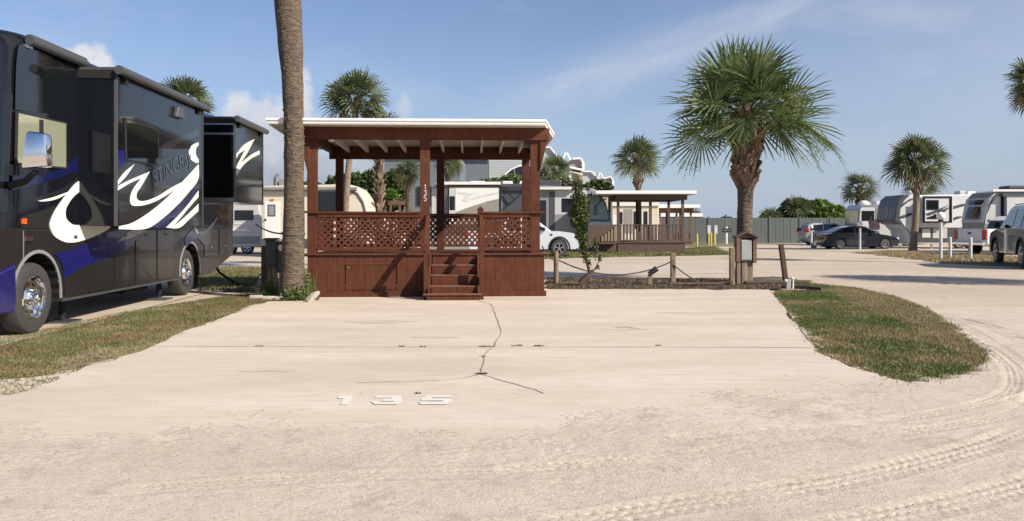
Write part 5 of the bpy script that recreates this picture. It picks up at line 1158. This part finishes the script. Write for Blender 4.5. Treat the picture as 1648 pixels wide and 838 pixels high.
def palm(name, label, base, top, r0, r1, crown, bark, boots=None, group='cabbage palms', bulge=None, strands=None, lean=None, hi=False, leaf='palmfar', rzc=0, boff=0):
    """base, top: world points; crown=(seed,nf,Rp,Lf,nl,emin)"""
    c = empty(name, tuple(base), 0, label, 'palm tree', group); b = np.array(base); tp = np.array(top)-b
    K = 34 if hi else 16; pts = []; rs = []
    for i in range(K+1):
        f = i/K; q = tp*np.array((f, f, f)); 
        if lean is not None: q = q+np.array(lean)*sin(pi*f)
        pts.append(q)
        rr = r0+(r1-r0)*f+ (r0*.35*math.exp(-f*18))
        if bulge: rr += bulge[0]*math.exp(-((f-bulge[1])/bulge[2])**2)
        rs.append(rr*(1+(.04*random.uniform(-1,1) if i%2 else 0)))
    MB().tube(pts, rs, 18 if hi else 10, True, .03).build('trunk', bark, c, True)
    if boots:
        f0, f1, n, sz, spread = boots; mb = MB()
        for k in range(n):
            f = f0+(f1-f0)*k/n; a = k*2.4; q = tp*f+(np.array(lean)*sin(pi*f) if lean is not None else 0); j = min(K, int(f*K)); rr = rs[j]
            h = np.array((cos(a), sin(a), 0)); t_ = np.array((-sin(a), cos(a), 0)); up = np.array((0,0,1.))
            kk = random.choice((-1, 1)); p0 = q+h*rr*.75; p1 = p0+h*sz*spread*random.uniform(.5,1.1)+up*sz*random.uniform(.7,1.1)+t_*kk*sz*.45
            mb.bar(p0, p1, sz*.32, sz*.09, h)
        mb.build('leaf_boots', M['bootm'], c)
    key = crown
    if key not in CR:
        L1, L2, st = crown_mesh(*crown)
        CR[key] = (L1, L2, st)
    L1, L2, st = CR[key]
    def place(A): 
        ca_, sa_ = cos(rzc), sin(rzc); B = A.copy(); B[..., 0] = A[..., 0]*ca_-A[..., 1]*sa_; B[..., 1] = A[..., 0]*sa_+A[..., 1]*ca_; return B+tp
    tris('fronds', place(L1), M[leaf], c, 4)
    if L2 is not None: tris('dead_fronds' if not hi else 'low_fronds', place(L2), M['deadleaf' if not hi else leaf], c, 4)
    s2 = MB(); s2.v = [tuple(x) for x in place(np.array(st.v))]; s2.f = st.f; s2.build('leaf_stalks', M['strand'] if hi else M[leaf], c)
    if strands:
        rr = np.random.default_rng(5); T = []; mb = MB()
        for (az, ln_, dn) in strands:
            for q in range(9):
                a = az+rr.uniform(-.35, .35); h = np.array((cos(a), sin(a), 0)); p = tp+np.array((0,0,-.1)); l = ln_*rr.uniform(.8,1.1)
                path = [p, p+h*l*.4+np.array((0,0,-.05+rr.uniform(-.2,.2))), p+h*l*.75+np.array((0,0,-dn*.4)), p+h*l+np.array((0,0,-dn*rr.uniform(.7,1.1)))]
                mb.tube(path, [.012,.01,.007,.003], 4, False)
                for _ in range(140):
                    t = rr.uniform(.3, 1); i = min(2, int(t*3)); f = t*3-i; s_ = path[i]*(1-f)+path[min(i+1,3)]*f; v1 = rr.normal(0, .07, 3); v1[2] -= .06; w1 = rr.normal(0, .006, 3)
                    T.append((s_, s_+w1, s_+v1))
        mb.build('flower_stalk', M['strand'], c); tris('flower_strands', np.array(T), M['strand'], c)
    return c
# big palm right of centre
palm('palm_tree', 'big fan palm with shaggy boots under its crown, behind the meter cabinet', (*[W(1196,362,20.9)[i] for i in (0,1)], 0), W(1203,172,20.9), .195, .19, (11, 50, 1.12, 1.36, 28, -16, .62, .15), M['bark'],
     (.52, .92, 150, .42, .42), bulge=(.20, .79, .15), strands=[(R(-12),2.35,1.5),(R(-25),2.0,1.3),(R(200),2.3,1.7)], hi=True, leaf='palm')
# tall palm beside the deck
bx, by = G(470, 482)
palm('palm_tree', 'tall thick palm trunk left of the red-brown deck, its crown above the picture', (bx, by, 0), W(438,-250,16.1), .205, .30, (12, 36, .9, 1.2, 24, -22, 1.0, .4), M['bark'],
     (.30, 1.0, 700, .11, .55), bulge=(-.05, .38, .18), lean=(.2, 0, 0), hi=True, leaf='palm')
PL = [
 ('fan palm crown with a slim pale curved trunk, left one above the deck roof', 26.5, (556,345), (576,158), .11, .10, (21, 40, .60, .78, 20, -40), 'barkp', None, (-.15,0,0), 0),
 ('fan palm with rough boots on its trunk, right behind the curved palm', 28.5, (610,340), (611,208), .13, .14, (22, 26, .45, .62, 20, -45), 'bark', (.3,.95,60,.26,.5), None, .4),
 ('fan palm rising behind the roof of the black motorhome', 25, (297,362), (297,158), .14, .13, (23, 30, .50, .68, 20, -20), 'barkp', None, None, 1.1),
 ('fan palm above the dark brown covered deck', 46, (1029,400), (1026,250), .17, .16, (24, 42, .8, 1.0, 18, -35), 'bark', (.65,.98,40,.4,.4), None, .9),
 ('tallest fan palm over the fifth-wheel trailer, trunk by the globe lamps', 47, (1469,398), (1474,254), .20, .17, (25, 46, 1.0, 1.2, 20, -35), 'barkp', (.6,.98,50,.35,.4), (.12,0,0), 1.4),
 ('smaller fan palm above the pale motorhome', 60, (1386,395), (1383,300), .2, .2, (26, 40, .85, 1.0, 16, -35), 'bark', (.6,.95,30,.4,.4), None, .2),
 ('low fan palm half hidden behind the tallest palm trunk', 62, (1481,395), (1482,300), .2, .2, (27, 28, .8, .95, 16, -25), 'bark', None, None, 2),
 ('fan palm cut by the right edge of the photo', 30, (1668,420), (1670,130), .18, .17, (28, 38, .62, .82, 22, -50), 'bark', (.6,.98,40,.35,.4), None, .8),
 ('palm behind the far covered decks', 82, (1118,395), (1116,350), .25, .25, (29, 26, .6, 1.0, 12, -50), 'bark', None, None, 0),
 ('dark low palm above the shingled building roof line', 62, (892,400), (893,272), .2, .2, (30, 34, .7, 1.0, 16, -40), 'bark', None, None, 0),
 ('palm with yellowish hanging fronds by the slate building', 44, (658,400), (657,272), .16, .16, (31, 30, .35, .75, 16, -75), 'bark', None, None, 0),
 ('fluffy palm hanging behind the middle deck post', 47, (722,400), (722,262), .16, .16, (32, 26, .35, .75, 16, -75), 'bark', None, None, 1),
]
for lab, D, b_, t_, r0, r1, cr_, bk, bt, ln, rz_ in PL:
    X0 = (b_[0]-824)/F*D
    palm('palm_tree', lab, (X0, D, 0), W(t_[0], t_[1], D), r0, r1, cr_, M[bk], bt, lean=ln, rzc=rz_)
palm('palm_tree', 'palm outside the right edge whose shadow crosses the road', (17.4, 18.6, 0), (17.4, 18.6, 4.9), .18, .17, (25, 46, 1.0, 1.2, 20, -35), M['bark'])
# ================================================================== bushes and small plants
def leafcloud(blobs, n, sz, seed, shell=.35):
    r = np.random.default_rng(seed); T = []
    tot = sum(b[3]*b[4]*b[5] for b in blobs)
    for (x, y, z, a, b_, c_) in blobs:
        m = int(n*a*b_*c_/tot)+20; v = r.normal(0, 1, (m, 3)); v /= np.linalg.norm(v, axis=1)[:, None]; rad = (1-shell*r.random(m)**1.3)*(1+.25*(vnoise(v[:,0]*2+x, v[:,2]*2+y, 2.3, seed)-.5))
        p = v*rad[:, None]*np.array((a, b_, c_))+np.array((x, y, z)); p = p[p[:, 2] > .02]; m = len(p)
        u1 = r.normal(0, 1, (m, 3)); u1 /= np.linalg.norm(u1, axis=1)[:, None]; u2 = np.cross(u1, r.normal(0, 1, (m, 3))); u2 /= np.linalg.norm(u2, axis=1)[:, None]
        s = sz*(.6+.8*r.random(m))[:, None]; T.append(np.stack([p-u1*s, p+u2*s*.45, p+u1*s, p-u2*s*.45], 1))
    return np.concatenate(T)
def bush(name, label, cat, D, blobs, n, sz, mat, seed, group=None, dep=.7):
    s = F/D; B = []
    x0 = np.mean([b[0] for b in blobs]); X0 = (x0-824)/s
    c = empty(name, (X0, D, 0), 0, label, cat, group)
    for (px, py, rx, rz_) in blobs: B.append(((px-x0)/s, 0, CH-(py-HY)/s, rx/s, rx/s*dep, rz_/s))
    tris('foliage', leafcloud(B, n, sz, seed), mat, c, 4)
    mb = MB()
    for k, b in enumerate(B): mb.tube([(b[0]*.6, 0, 0), (b[0], b[1], b[2])], [.07, .03], 6)
    mb.build('branch', M['stem'], c)
    return c
bush('bush', 'bright green rounded shrub mass behind the silver crossover', 'bush', 72, [(1290,350,32,28),(1315,346,32,24),(1338,352,28,24),(1268,358,24,26),(1352,362,20,20),(1300,370,54,20)], 20000, .2, M['bushl'], 1, 'shrubs by the fence')
bush('bush', 'dark spiky palmetto clump left of the bright green shrub', 'bush', 70, [(1240,358,20,18),(1282,340,26,20),(1245,375,14,14)], 5000, .24, M['bushd'], 2, 'shrubs by the fence')
bush('bush', 'small rounded shrub top above the fence left of the big palm trunk', 'bush', 78, [(1168,358,13,10),(1188,362,12,9),(1180,370,20,12)], 2500, .2, M['bushl'], 3, 'shrubs by the fence')
for k, (px, py, D, R_) in enumerate([(1240,352,68,.9),(1283,332,69,1.0)]):
    L1, L2, st = crown_mesh(50+k, 26, .4, 1.1, 12, -20)
    X0, Y0, Z0 = W(px, py, D); c = empty('palmetto', (X0, Y0, 0), 0, ['lower palmetto fan clump by the fence', 'upper palmetto fan clump on top of the green shrubs'][k], 'palm tree', 'palmetto clumps'); tris('fronds', L1+np.array((0,0,Z0)), M['palmfar'], c, 4); MB().tube([(0,0,0),(0,0,Z0)], [.15,.12], 8).build('trunk', M['bark'], c)
bush('hedge', 'dark green trees behind the two palms, seen through the deck', 'tree', 50, [(545,300,22,20),(575,302,26,24),(605,300,26,28),(635,298,22,26),(530,315,18,14),(600,325,40,22),(500,305,18,14),(640,325,16,14)], 11000, .17, M['bushd'], 4)
bush('hedge', 'grey-green palmetto hedge under the arched window', 'hedge', 60, [(790,296,22,9),(825,292,26,10),(860,295,26,9),(895,296,26,11),(915,301,18,10),(845,305,60,10)], 10000, .2, M['palmfar'], 5)
bush('hedge', 'small dark shrub before the distant gable', 'hedge', 75, [(960,296,12,7),(975,300,12,6),(950,306,16,10)], 1800, .2, M['bushd'], 6)
bush('hedge', 'low dark hedge seen through the far decks', 'hedge', 86, [(1060,372,22,16),(1090,370,24,18),(1020,372,24,16)], 3500, .22, M['bushd'], 7)
bush('shrub', 'yellow-green shrub left of the slate building', 'bush', 47, [(628,318,14,14),(612,330,12,10)], 1800, .12, M['bushl'], 8)
# thin overgrown shrub by the rope fence
c = empty('leaning_shrub', (*G(935, 459), .02), 0, 'tall narrow overgrown shrub on a bent trunk by the rope fence', 'shrub'); s = F/G(935,459)[1]
S = lambda px, py: ((px-935)/s, 0, (459-py)/s)
MB().tube([S(932,461), S(938,452), S(950,442), S(955,436)], [.10,.085,.07,.04], 10, True, .15).tube([S(950,442), S(946,430), S(942,415), S(936,380), S(930,340), S(930,300)], [.05,.03,.028,.025,.02,.01], 8).tube([S(952,440), S(960,430), S(966,415)], [.02,.015,.006], 6).tube([S(944,418), S(956,404), S(960,380)], [.015,.012,.005], 6).build('trunk', M['stem'], c, True)
bl = [(930,300,10,14),(930,320,12,14),(932,340,13,16),(928,357,11,14),(938,352,12,18),(935,374,12,18),(940,395,9,18),(942,412,6,14),(934,330,15,20)]
T = leafcloud([((a-935)/s, 0, (459-b)/s, r_/s, r_/s*.9, z_/s) for a, b, r_, z_ in bl], 4200, .038, 9, .7)
T2 = leafcloud([((a-935)/s, 0, (459-b)/s, r_/s, r_/s*.9, z_/s) for a, b, r_, z_ in [(966,415,4,7),(958,400,6,18),(962,432,3,5),(948,425,4,8),(918,345,6,8),(946,300,4,10)]], 600, .03, 10, .9)
tris('foliage', np.concatenate([T, T2]), M['cyp'], c, 4)
# weeds round the tall palm and border stones
for lab, px, py, rx, hh, n, seed in (('leafy green weeds at the foot of the tall palm', 478, 484, 30, 22, 1500, 11), ('low green weeds right of the tall palm base against the deck', 500, 482, 12, 38, 700, 12), ('sparse weeds round the utility pedestals', 436, 480, 24, 22, 700, 13)):
    gx_, gy_ = G(px, py); c = empty('weeds', (gx_, gy_, .02), 0, lab, 'weeds', 'weeds round the tall palm'); s = F/gy_
    T = leafcloud([(0, 0, .05, rx/s, .25, hh/s*.6), (-.1, .1, .12, rx/s*.5, .2, hh/s)], n, .035, seed, .8); tris('foliage', T, M['weed'], c, 4)
    r = np.random.default_rng(seed); mb = MB()
    for k in range(9): x, y = r.uniform(-.5, .5)*rx/s*1.4, r.uniform(-.2, .2); mb.tube([(x, y, 0), (x+r.uniform(-.06,.06), y, hh/s*r.uniform(.5,1.3))], [.006,.003], 4)
    mb.build('stem', M['strand'], c)
for k, (px, py, lab) in enumerate([(412,482,'leftmost border stone of the planting bed'),(432,483.5,'second border stone of the planting bed'),(453,484,'third border stone of the planting bed'),(504,487,'pale broken rock at the left corner of the deck')]):
    gx_, gy_ = G(px, py); mb = MB(); mb.box(-.13, .13, -.06, .06, 0, .07) if k < 3 else mb.tube([(-.1,0,0),(0,.02,.1),(.08,0,.16),(.12,0,.2)], [.08,.07,.05,.02], 7, True, .25)
    o = mb.build('border_stone', M['stonew'], None, bevel=.02); o.location = (gx_, gy_, .02); tag(o, lab, 'stone', 'border stones')
# ================================================================== rope fence
posts = [(895,405,458,0,'round-topped rope fence post nearest the deck corner'),(1083,407,459,0,'rope fence post in the middle of the mulch bed'),(1178,398,460,0,'square rope fence post left of the meter cabinet'),(1265,393,457,-.13,'leaning dark post at the right end of the rope fence')]
tops = []
for k, (px, yt, yb, tilt, lab) in enumerate(posts):
    x, y = G(px, yb); s = F/y; h = (yb-yt)/s
    c = MB().box(-.06, .06, -.06, .06, 0, h-.02).build('fence_post', M['post'] if k < 3 else M['stem'], None, bevel=.015) if k else MB().cyl((0,0,0),(0,0,h),.065,.06,12).build('fence_post', M['post'], None, True, .01)
    c.location = (x, y, .02); c.rotation_euler = (0, tilt, 0); tag(c, lab, 'post', 'rope fence posts'); tops.append((x, y, h))
def rope(p, q, sag, lab, k=14):
    pts = [(p[0]+(q[0]-p[0])*t, p[1]+(q[1]-p[1])*t, p[2]+(q[2]-p[2])*t-sag*4*t*(1-t)) for t in np.linspace(0, 1, k)]
    o = MB().tube(pts, .016, 6).build('rope', M['rope'], None, True); tag(o, lab, 'rope', 'sagging ropes')
A, B, Cc, Dd = tops
rope((.72, 19.2, 1.0), (A[0]-.06, A[1], .62), .06, 'short rope from the deck to the first fence post')
rope((A[0]+.06, A[1]-.02, .62), (B[0], B[1]-.07, .62), .36, 'long sagging rope between the first and middle fence posts')
rope((B[0], B[1]-.07, .52), (B[0]+.75, B[1]-.2, .03), .05, 'rope end dropping to the mulch right of the middle post')
rope((B[0]+.75, B[1]-.2, .03), (Cc[0], Cc[1]-.07, .12), .0, 'rope lying on the mulch up to the square post')
_t = [W(474,360,16)[i] for i in range(3)]
rope((_t[0]-1.25, 17.5, 1.52), (bx-.19, by-.05, 1.33), .05, 'dark strap running left from the tall palm trunk')
rx_, ry_ = bx+.05, by
o = MB().lathe([(.20,-.035),(.232,-.03),(.232,.03),(.20,.035)], (0,0,0), 'z', 20).build('trunk_strap', M['rope'], None, True); o.location = (bx+.030, by, 1.33); o.rotation_euler = (0, .03, 0); tag(o, 'dark strap wrapped round the tall palm trunk', 'strap')
# short logs lying on the mulch
for k, (px, py, l, a, lab) in enumerate([(1290,468,.9,-.7,'rough timber edging beside the leaning post'),(1235,459,1.1,.05,'dark log behind the leaning post'),(1120,462,1.3,.02,'dark timber lying in the mulch between the fence posts'),(915,461,.5,.1,'short dark log by the first fence post')]):
    x, y = G(px, py); o = MB().tube([(-l/2,0,.05),(0,0,.06),(l/2,0,.05)], [.05,.055,.045], 8, True, .15).build('log', M['stem'], None, True); o.location = (x, y, .02); o.rotation_euler = (0, 0, a); tag(o, lab, 'log', 'logs in the mulch')
# meter cabinet
x, y = G(1200, 459); s = F/y
c = empty('meter_cabinet', (x, y, .02), 0, 'wooden roofed cabinet with a grey metal box, in front of the big palm trunk', 'cabinet')
P = lambda px: (px-1200)/s; Q = lambda py: (459-py)/s
for px in (1189, 1197, 1203, 1209): MB().box(P(px)-.045, P(px)+.045, .0, .09, 0, Q(415)).build('post', M['post'], c, bevel=.005)
MB().box(P(1184), P(1190), -.08, .16, Q(423), Q(384)).box(P(1210.5), P(1216.5), -.08, .16, Q(424), Q(384)).box(P(1190), P(1210.5), .1, .14, Q(422), Q(384)).build('frame', M['cabinet_wood'], c, bevel=.005)
MB().prism([(P(1184),Q(384)),(P(1216.5),Q(384)),(P(1200),Q(376))], -.05, .14).build('gable', M['cabinet_wood'], c)
MB().prism([(P(1181.5),Q(382)),(P(1199.5),Q(373)),(P(1199.5),Q(375.5)),(P(1182.5),Q(384))], -.14, .2).prism([(P(1219),Q(382)),(P(1199.5),Q(373)),(P(1199.5),Q(375.5)),(P(1218),Q(384))], -.14, .2).build('roof', M['shingle'], c)
m = MB().box(P(1191.5), P(1209), -.06, .09, Q(420), Q(387)).build('metal_box', M['mgrey'], c, bevel=.01); MB().box(P(1192.5), P(1208), -.07, -.061, Q(418.5), Q(388.5)).build('box_door', M['mgrey'], m, bevel=.004)
MB().cyl((P(1200),.02,0),(P(1200),.02,Q(418)),.025).build('conduit', M['mgrey'], c, True)
# small spotlight, tap, utility pedestals
x, y = G(1046, 460); c = empty('spotlight', (x, y, .02), 0, 'small ground spotlight on a short stake in the mulch', 'spotlight')
MB().box(-.05,.05,-.03,.03,0,.26).build('stake', M['post'], c); MB().cyl((-.02,0,.27),(.16,-.06,.42),.06,.075,12).build('lamp_head', M['trim'], c, True)
x, y = G(1274, 468); c = empty('water_tap', (x, y, .02), 0, 'white water pipe and small box at the foot of the leaning post', 'water tap')
MB().tube([(.03,0,0),(.04,0,.26),(.0,0,.29)], .018, 8).build('pipe', M['white'], c, True); MB().box(-.12,-.02,-.02,.08,0,.24).build('junction_box', M['mgrey'], c, bevel=.01); MB().box(-.25,.25,-.15,.1,0,.025).build('slab', M['concrete2'], c); MB().ball((-.14,-.02,.22), .03).build('tap_valve', M['white'], c, True)
x, y = G(442, 474); s = F/y
for nm, lab, px0, px1, yt, ybx, legs in (('utility_pedestal', 'dark grey-green electric pedestal left of the tall palm', 427, 445, 388, 432, ((429,436),(438,444))), ('utility_pedestal', 'grey electric pedestal touching the tall palm trunk', 446, 462, 390, 440, ((448,451),(457,461))), ('utility_pedestal', 'thick dark square post left of the electric pedestals', 413, 424, 398, 472, ((415,422),))):
    c = empty(nm, ((px0-824)/s, y+(0 if 'thick' not in lab else .3), .02), 0, lab, 'utility pedestal', 'utility pedestals'); W_ = (px1-px0)/s
    mt = M['stem'] if 'thick' in lab else M['dgrey']
    MB().box(0, W_, 0, .2, (474-ybx)/s, (474-yt)/s).build('box', mt, c, bevel=.012)
    if 'thick' not in lab:
        MB().box(.02, W_-.02, -.012, -.001, (474-ybx)/s+.1, (474-yt)/s-.06).build('cover', M['dgrey'], c, bevel=.004); MB().box(-.02, W_+.02, -.05, .22, (474-yt)/s, (474-yt)/s+.05).build('hood', M['mgrey'] if px0 > 440 else M['dgrey'], c, bevel=.01)
        if px0 > 440: MB().lathe([(.001,-.05),(.07,-.05),(.07,0)], (W_/2, -.01, (474-400)/s), 'y', 14).build('meter', M['globe'], c, True)
    for a, b in legs: MB().box((a-px0)/s, (b-px0)/s, .05, .13, 0, (474-ybx)/s).build('leg', M['post'] if px0 < 440 else M['mgrey'], c)
x, y = ML(-.3, 9.2)
o = MB().tube([(x,y,.8),(x+.15,y+.3,.35),(x+.5,y+.5,.06),(x+.9,y+.2,.035),(x+1.1,y+.0,.03)], .03, 8).build('hose', M['under'], None, True); tag(o, 'black sewer hose dropping from the rear of the motorhome', 'hose')
x, y = G(390, 470); o = MB().tube([(x-.6,y-.1,.03),(x-.2,y+.1,.03),(x+.1,y,.04),(x+.35,y+.05,.35),(x+.55,y+.2,.6)], .016, 6).build('power_cord', M['dgrey'], None, True); tag(o, 'thin cord running over the grass to the electric pedestal', 'cord')
# ================================================================== lamps, bollards, signs
def lamp(px, yg, r, yb, lab, num=None):
    x, y = G(px, yb); s = F/y; c = empty('globe_lamp', (x, y, 0), 0, lab, 'lamp', 'globe lamps'); h = (yb-yg)/s
    MB().cyl((0,0,0),(0,0,h-r/s*.8),.07,.06,12).build('pole', M['lgrey'], c, True); MB().ball((0,0,h), r/s, 1, 18).build('globe', M['globe'], c, True); MB().cyl((0,0,h-r/s-.06),(0,0,h-r/s+.05),.11,.09,12).build('collar', M['under'], c, True)
lamp(1384, 360, 4.6, 402, 'smaller globe lamp standing before the dark sedan'); lamp(1514, 347.5, 6.8, 418, 'larger globe lamp on a white post by the bollards')
lamp(1306, 365.5, 3, 398, 'farthest small globe lamp behind the silver crossover')
def bollard(px, yt, yb, w_, mat, lab, grp):
    x, y = G(px, yb); s = F/y; o = MB().cyl((0,0,0),(0,0,(yb-yt)/s-.05),w_/2/s,n=12).ball((0,0,(yb-yt)/s-.05), w_/2/s, .8, 12).build('bollard', mat, None, True); o.location = (x, y, 0); tag(o, lab, 'bollard', grp)
bollard(1529, 381, 416, 4.8, M['lgrey'], 'white bollard just right of the larger globe lamp', 'white bollards'); bollard(1562, 382, 417, 5.2, M['lgrey'], 'white bollard under the white pickup tailgate', 'white bollards')
bollard(1220, 375, 391, 2.6, M['lgrey'], 'far white bollard right of the meter cabinet roof', 'far white bollards'); bollard(1257, 374.5, 390, 2.8, M['lgrey'], 'far white bollard before the palmetto clump', 'far white bollards')
bollard(1122, 376, 398, 2.8, M['yellow'], 'yellow bollard at the corner of the covered decks', 'yellow bollards'); bollard(1140.5, 374, 395, 2.6, M['yellow'], 'yellow bollard, left of the close pair', 'yellow bollards'); bollard(1144.5, 374, 396, 2.6, M['yellow'], 'yellow bollard, right of the close pair', 'yellow bollards'); bollard(1150, 375, 394, 2.8, M['yellow'], 'yellow bollard right of the close pair, by the small sign', 'yellow bollards')
x, y = G(1169, 392.5); s = F/y; c = empty('street_sign', (x, y, 0), 0, 'small black sign board on a white post before the fence', 'sign')
MB().cyl((0,0,0),(0,0,(392-364)/s),.09,n=8).build('post', M['white'], c, True); b_ = MB().box(-7/s, 7/s, -.12, -.08, (392-373)/s, (392-367)/s).build('board', M['under'], c)
_x = MB(); [_x.box((-5+k*2.2)/s, (-3.6+k*2.2)/s, -.13, -.121, (392-371)/s, (392-369)/s) for k in range(5)]; _x.build('lettering', M['mg'], b_)
for k, px in enumerate((1141, 1152)):
    x, y = G(px, 393); s = F/y; c = empty('utility_box', (x, y, 0), 0, ['pale green utility box behind the pair of yellow bollards', 'pale green utility box left of the black sign'][k], 'utility box', 'far utility boxes')
    MB().box(-3/s, 3/s, 0, .4, 16/s, 31/s).build('box', M['mgrey'], c, bevel=.03); MB().box(-1/s, 1/s, .1, .25, 0, 16/s).build('post', M['mgrey'], c); MB().box(-2.2/s, 2.2/s, -.02, -.002, 18/s, 29/s).build('door', M['lgrey'], c)
x, y = G(1310, 399); o = MB().lathe([(.001,.0),(.14,0),(.2,.08),(.22,.22),(.18,.34),(.1,.38),(.001,.38)], (0,0,0), 'z', 14).build('bucket', M['mg'], None, True); o.location = (x, y, 0); tag(o, 'small grey tub on the ground by the silver crossover wheel', 'tub')
x, y = G(1408, 399); c = empty('flag', (x, 54, 0), 0, 'small red striped flag leaning behind the dark sedan', 'flag')
MB().tube([(0,0,0),(.5,0,2.1)], .02, 6).build('pole', M['alum'], c, True); mb = MB()
fl = MB()
for k in range(5): fl.add([(.25+.04*k,-.03,1.75-.13*k),(.95+.02*k,-.1,1.95-.16*k),(.95+.02*k,-.1,1.88-.16*k),(.25+.04*k,-.03,1.68-.13*k)], [(0,1,2,3)])
fl.build('red_stripes', M['flagred'], c); 
fw = MB()
for k in range(4): fw.add([(.25+.04*k,-.03,1.68-.13*k),(.95+.02*k,-.1,1.88-.16*k),(.95+.02*k,-.1,1.79-.16*k),(.27+.04*k,-.03,1.62-.13*k)], [(0,1,2,3)])
fw.build('white_stripes', M['rvwhite'], c)
print('objects', len(bpy.data.objects))
